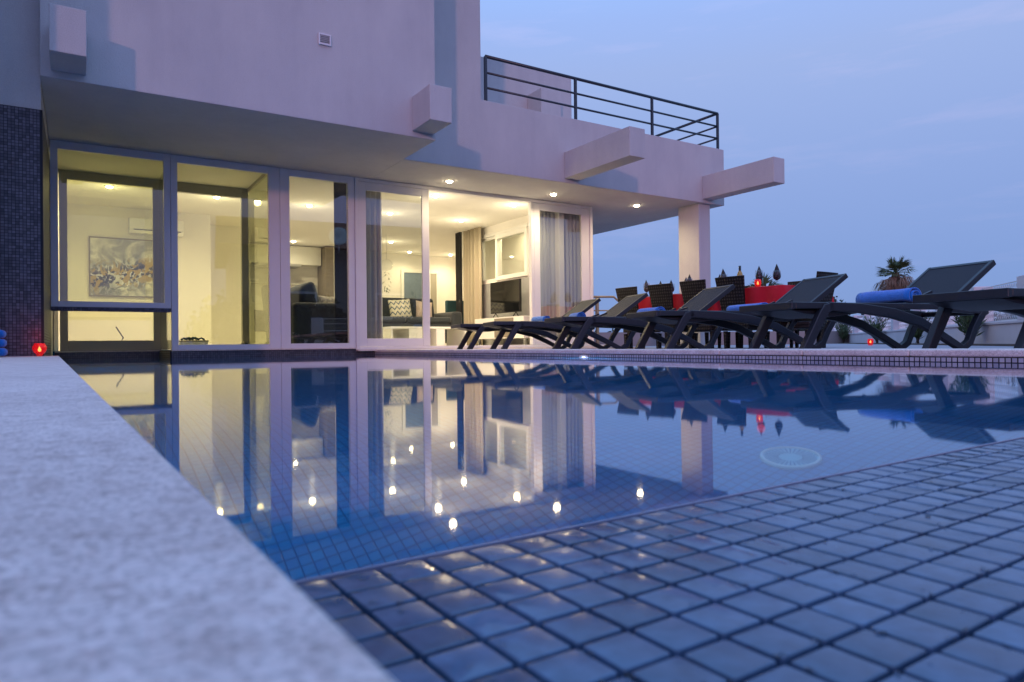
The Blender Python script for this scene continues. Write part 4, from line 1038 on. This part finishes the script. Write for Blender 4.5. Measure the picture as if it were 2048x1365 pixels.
def bush(loc, rx, rz_, n, size, seed, label, material=None, name='bush'):
    rn = random.Random(seed); mb = MB()
    for k in range(n):
        a = rn.uniform(0, 6.28); b = math.asin(rn.uniform(-.2, 1)); r = rn.uniform(.55, 1)*(1+.18*math.sin(3*a+seed)+.12*math.sin(7*a))
        p = Vector((math.cos(a)*math.cos(b)*rx*r, math.sin(a)*math.cos(b)*rx*r, math.sin(b)*rz_*r))
        q = Vector((rn.gauss(0, 1), rn.gauss(0, 1), rn.gauss(0, 1))).normalized(); s2 = q.cross(Vector((rn.gauss(0, 1), rn.gauss(0, 1), rn.gauss(0, 1)))).normalized()
        mb.quad([p-q*size, p+s2*size*.5, p+q*size, p-s2*size*.5])
    t_ = thing(name, loc, 0, label, 'bush'); mb.build('foliage', material or M['bush'], t_)
    MB().tube([(0, 0, -rz_*.9), (0, 0, rz_*.3)], [rx*.06, rx*.03], 6).build('trunk', M['trunk'], t_)
dv = Vector((.92, .60, 0)).normalized(); p = dv*34
bush((p.x, p.y, .75), 1.0, 1.4, 1500, .10, 1, 'olive green tree top beyond the lounger with the red cloth behind')
dv = Vector((.905, .63, 0)).normalized(); p = dv*38
bush((p.x, p.y, .15), 1.3, 1.3, 1500, .12, 2, 'low dark bush beside the olive green tree top')
for i, (a, dd, rr, zz) in enumerate(((40, 30, 2.2, -1.0), (44, 34, 2.6, -1.2), (36, 36, 2.5, -1.3))):
    bush((math.sin(R_(a))*dd, math.cos(R_(a))*dd, zz), rr, 1.5, 1800, .16, 20+i, ['brown green bush far behind the column foot', 'dark green bush far behind the table legs', 'dark bush far behind the handrail'][i])
# ---------------------------------------------------------------- neighbour house behind the camera, mirrored in the glass
nh = thing('neighbour_house', (11.5, -13.0, -.6), R_(8), 'dark neighbouring house with tiled roof mirrored in the window glass', 'house')
bx(-6, 6, -4, 4, 0, 4.6).build('wall', M['housewall'], nh)
MB().prism([(-4.5, 4.6), (4.5, 4.6), (0, 6.4)], 0, -6.5, 6.5).build('roof', M['rooftile'], nh)
for x in (-3.5, 0, 3.2):
    f = bx(x-.6, x+.6, 4.0, 4.05, 1.2, 2.9).build('window', M['frame'], nh); bx(x-.5, x+.5, 4.051, 4.06, 1.3, 2.8).build('pane', M['screen'], f)
dish = thing('satellite_dish', (8.7, -8.6, 4.4), R_(20), 'round white satellite dish on the neighbouring house mirrored in the dark window', 'satellite dish')
MB().lathe([(0, 0), (.2, .02), (.38, .09), (.38, .10), (.2, .03), (0, .01)], n=24, close=False).build('dish', M['lacquer'], dish, smooth=True).rotation_euler = (R_(-75), 0, 0)
MB().tube([(0, -.05, -.6), (0, -.05, 0)], .03, 8).tube([(0, 0, 0), (0, .35, .05)], .015, 6).build('mount', M['steel'], dish)
rn = random.Random(4)
for i in range(4):
    bush((4.5+i*3.4, -8.2-rn.uniform(0, 1), .5), 1.3+.3*rn.random(), 1.2+.4*rn.random(), 1300, .13, 40+i, ['leafy garden bush mirrored in the left door leaf', 'leafy garden bush mirrored above the armchair', 'leafy garden bush mirrored in the open door side', 'leafy garden bush mirrored in the right door leaf'][i], name='garden_bush')

# ---------------------------------------------------------------- pool lights
def pool_lamp(loc, rot, r, label, e):
    t_ = thing('pool_light', loc, 0, label, 'pool light'); t_.rotation_euler = rot
    mb = MB(); mb.lathe([(r, 0), (r, .012), (r*.9, .016), (r*.9, .004)], n=40, close=False); mb.build('trim_ring', M['lacquer'], t_, smooth=True)
    gm = mat('pale_drain_plastic', (.28, .55, .62), .6)
    MB().lathe([(0, .004), (r*.9, .004)], n=40, close=False).build('cover', gm, t_, smooth=True)
    mb = MB(); n = 30
    for k in range(n):
        a = 2*math.pi*k/n; c, s = math.cos(a), math.sin(a); w_ = r*.028
        P = [(c*r*.38-s*w_*.5, s*r*.38+c*w_*.5), (c*r*.84-s*w_, s*r*.84+c*w_), (c*r*.84+s*w_, s*r*.84-c*w_), (c*r*.38+s*w_*.5, s*r*.38-c*w_*.5)]
        mb.prism(P, 2, .0042, .0062)
    mb.build('slots', mat('drain_slots', (.03, .16, .32), .6), t_)
    return t_
pool_lamp((1.466, 1.06, -D_+.002), (0, 0, 0), .070, 'round white slotted drain on the pool floor seen through the water', 0)
t_ = thing('pool_light', PP(RE+.001, 4.38, -.069), PT, 'lit blue white lamp in the pool wall just below the right waterline', 'pool light')
o = MB().lathe([(0, 0), (.05, .004), (.075, .0)], n=24, close=False).build('lamp_lens', M['poolglow'], t_, smooth=True); o.rotation_euler = (0, R_(-90), 0)
o = MB().lathe([(.075, 0), (.09, .0), (.09, .008), (.075, .008)], n=24, close=False).build('trim_ring', M['lacquer'], t_, smooth=True); o.rotation_euler = (0, R_(-90), 0)
def pool_glow(x, y, z, e, nm):
    ld = bpy.data.lights.new(nm, 'POINT'); ld.energy = e; ld.color = (.06, .80, 1); ld.shadow_soft_size = .08
    lo = bpy.data.objects.new(nm, ld); C.objects.link(lo); lo.location = PP(x, y, z); lo.visible_glossy = False; lo.visible_transmission = False
pool_glow(RE-.25, 4.38, -.35, 48, 'pool_lamp_or_fill')
for k, (y, lb) in enumerate(((1.6, 'added unseen fill lamp under the left coping nearest the camera'), (5.6, 'added unseen fill lamp under the left coping near the mosaic wall'))):  # added unseen fill lamps that brighten the pool floor
    t_ = thing('pool_light', PP(LE+.001, y, -.45), PT, lb, 'pool light')
    o = MB().lathe([(0, 0), (.05, .004), (.075, .0)], n=24, close=False).build('lamp_lens', M['poolglow'], t_, smooth=True); o.rotation_euler = (0, R_(90), 0)
    o = MB().lathe([(.075, 0), (.09, .0), (.09, .008), (.075, .008)], n=24, close=False).build('trim_ring', M['lacquer'], t_, smooth=True); o.rotation_euler = (0, R_(90), 0)
    pool_glow(LE+.3, y, -.45, (5.0 if y < 3 else 16), 'pool_lamp_or_fill')

# ---------------------------------------------------------------- small extras
gl_ = thing('garden_lamp', (10.35, 7.35, .03), 0, 'small lit garden lamp glimpsed between the lounger legs under the red tablecloth', 'garden lamp')
MB().tube([(0, 0, 0), (0, 0, .36)], .012, 8).build('post', M['black'], gl_)
MB().lathe([(.03, .34), (.045, .36), (.05, .40), (.045, .43), (0, .435)], n=16, close=False).build('lamp_globe', M['flame'], gl_, smooth=True)
rn = random.Random(31)
jr = None
for k, (x, h_, lb) in enumerate(((3.02, .26, 'tall dark bottle at the left end of the kitchen worktop'), (3.22, .15, 'short white jar on the kitchen worktop left of the hood'), (3.45, .20, 'steel pot on the kitchen worktop under the hood'), (4.3, .24, 'dark bottle on the kitchen worktop right of the hood'))):
    mb = MB()
    if h_ > .22: mb.lathe([(0, 0), (.04, 0), (.04, h_*.6), (.015, h_*.78), (.015, h_), (0, h_)], n=16, close=False)
    else: mb.lathe([(0, 0), (.07, 0), (.075, h_*.9), (.05, h_), (0, h_)], n=16, close=False)
    o = mb.build('bottle' if h_ > .22 else 'jar', M[('foil', 'china', 'steel', 'foil')[k]], smooth=True); o.location = (x, 15.3, 1.066); tag(o, lb, 'bottle' if h_ > .22 else 'jar')
for k, (x, lb) in enumerate(((2.95, 'stack of plates on the kitchen shelf'), (3.25, 'white bowl on the kitchen shelf'))):
    mb = MB(); mb.lathe([(0, 0), (.06, 0), (.11, .03+.04*k), (.1, .032+.04*k), (.05, .01), (0, .008)], n=20, close=False)
    o = mb.build('bowl', M['china'], smooth=True); o.location = (x, 15.6, 1.531); tag(o, lb, 'bowl')
st = thing('floor_lamp', (.48, 11.6, .095), R_(20), 'thin leaning metal floor lamp arm low behind the recessed glass door', 'lamp')
MB().tube([(0, 0, 0), (.10, 0, .18), (0, 0, .34)], .010, 8).build('lamp_arm', M['black'], st, smooth=True)
MB().lathe([(.09, 0), (.09, .01), (0, .012)], n=20).build('lamp_base', M['black'], st, smooth=True)

mb = MB(); rn = random.Random(77)
for k in range(5200):
    x = rn.uniform(-3, 13); y = -rn.uniform(.45, .95); z = rn.uniform(.1, .56+.06*math.sin(x*3)+.04*math.sin(x*7.3)); p = Vector((x, y, z))
    q = Vector((rn.gauss(0, 1), rn.gauss(0, 1), rn.gauss(0, 1))).normalized(); s2 = q.cross(Vector((rn.gauss(0, 1), rn.gauss(0, 1), rn.gauss(0, 1)))).normalized()
    mb.quad([p-q*.045, p+s2*.025, p+q*.045, p-s2*.025])
hd = thing('hedge', tuple(P0+NV*.15), ang, 'dark clipped hedge behind the wavy wire panels of the boundary wall', 'hedge')
mb.build('foliage', M['bush'], hd); bx(-3, 13, -.85, -.55, -.3, .45).build('branches', M['trunk'], hd)
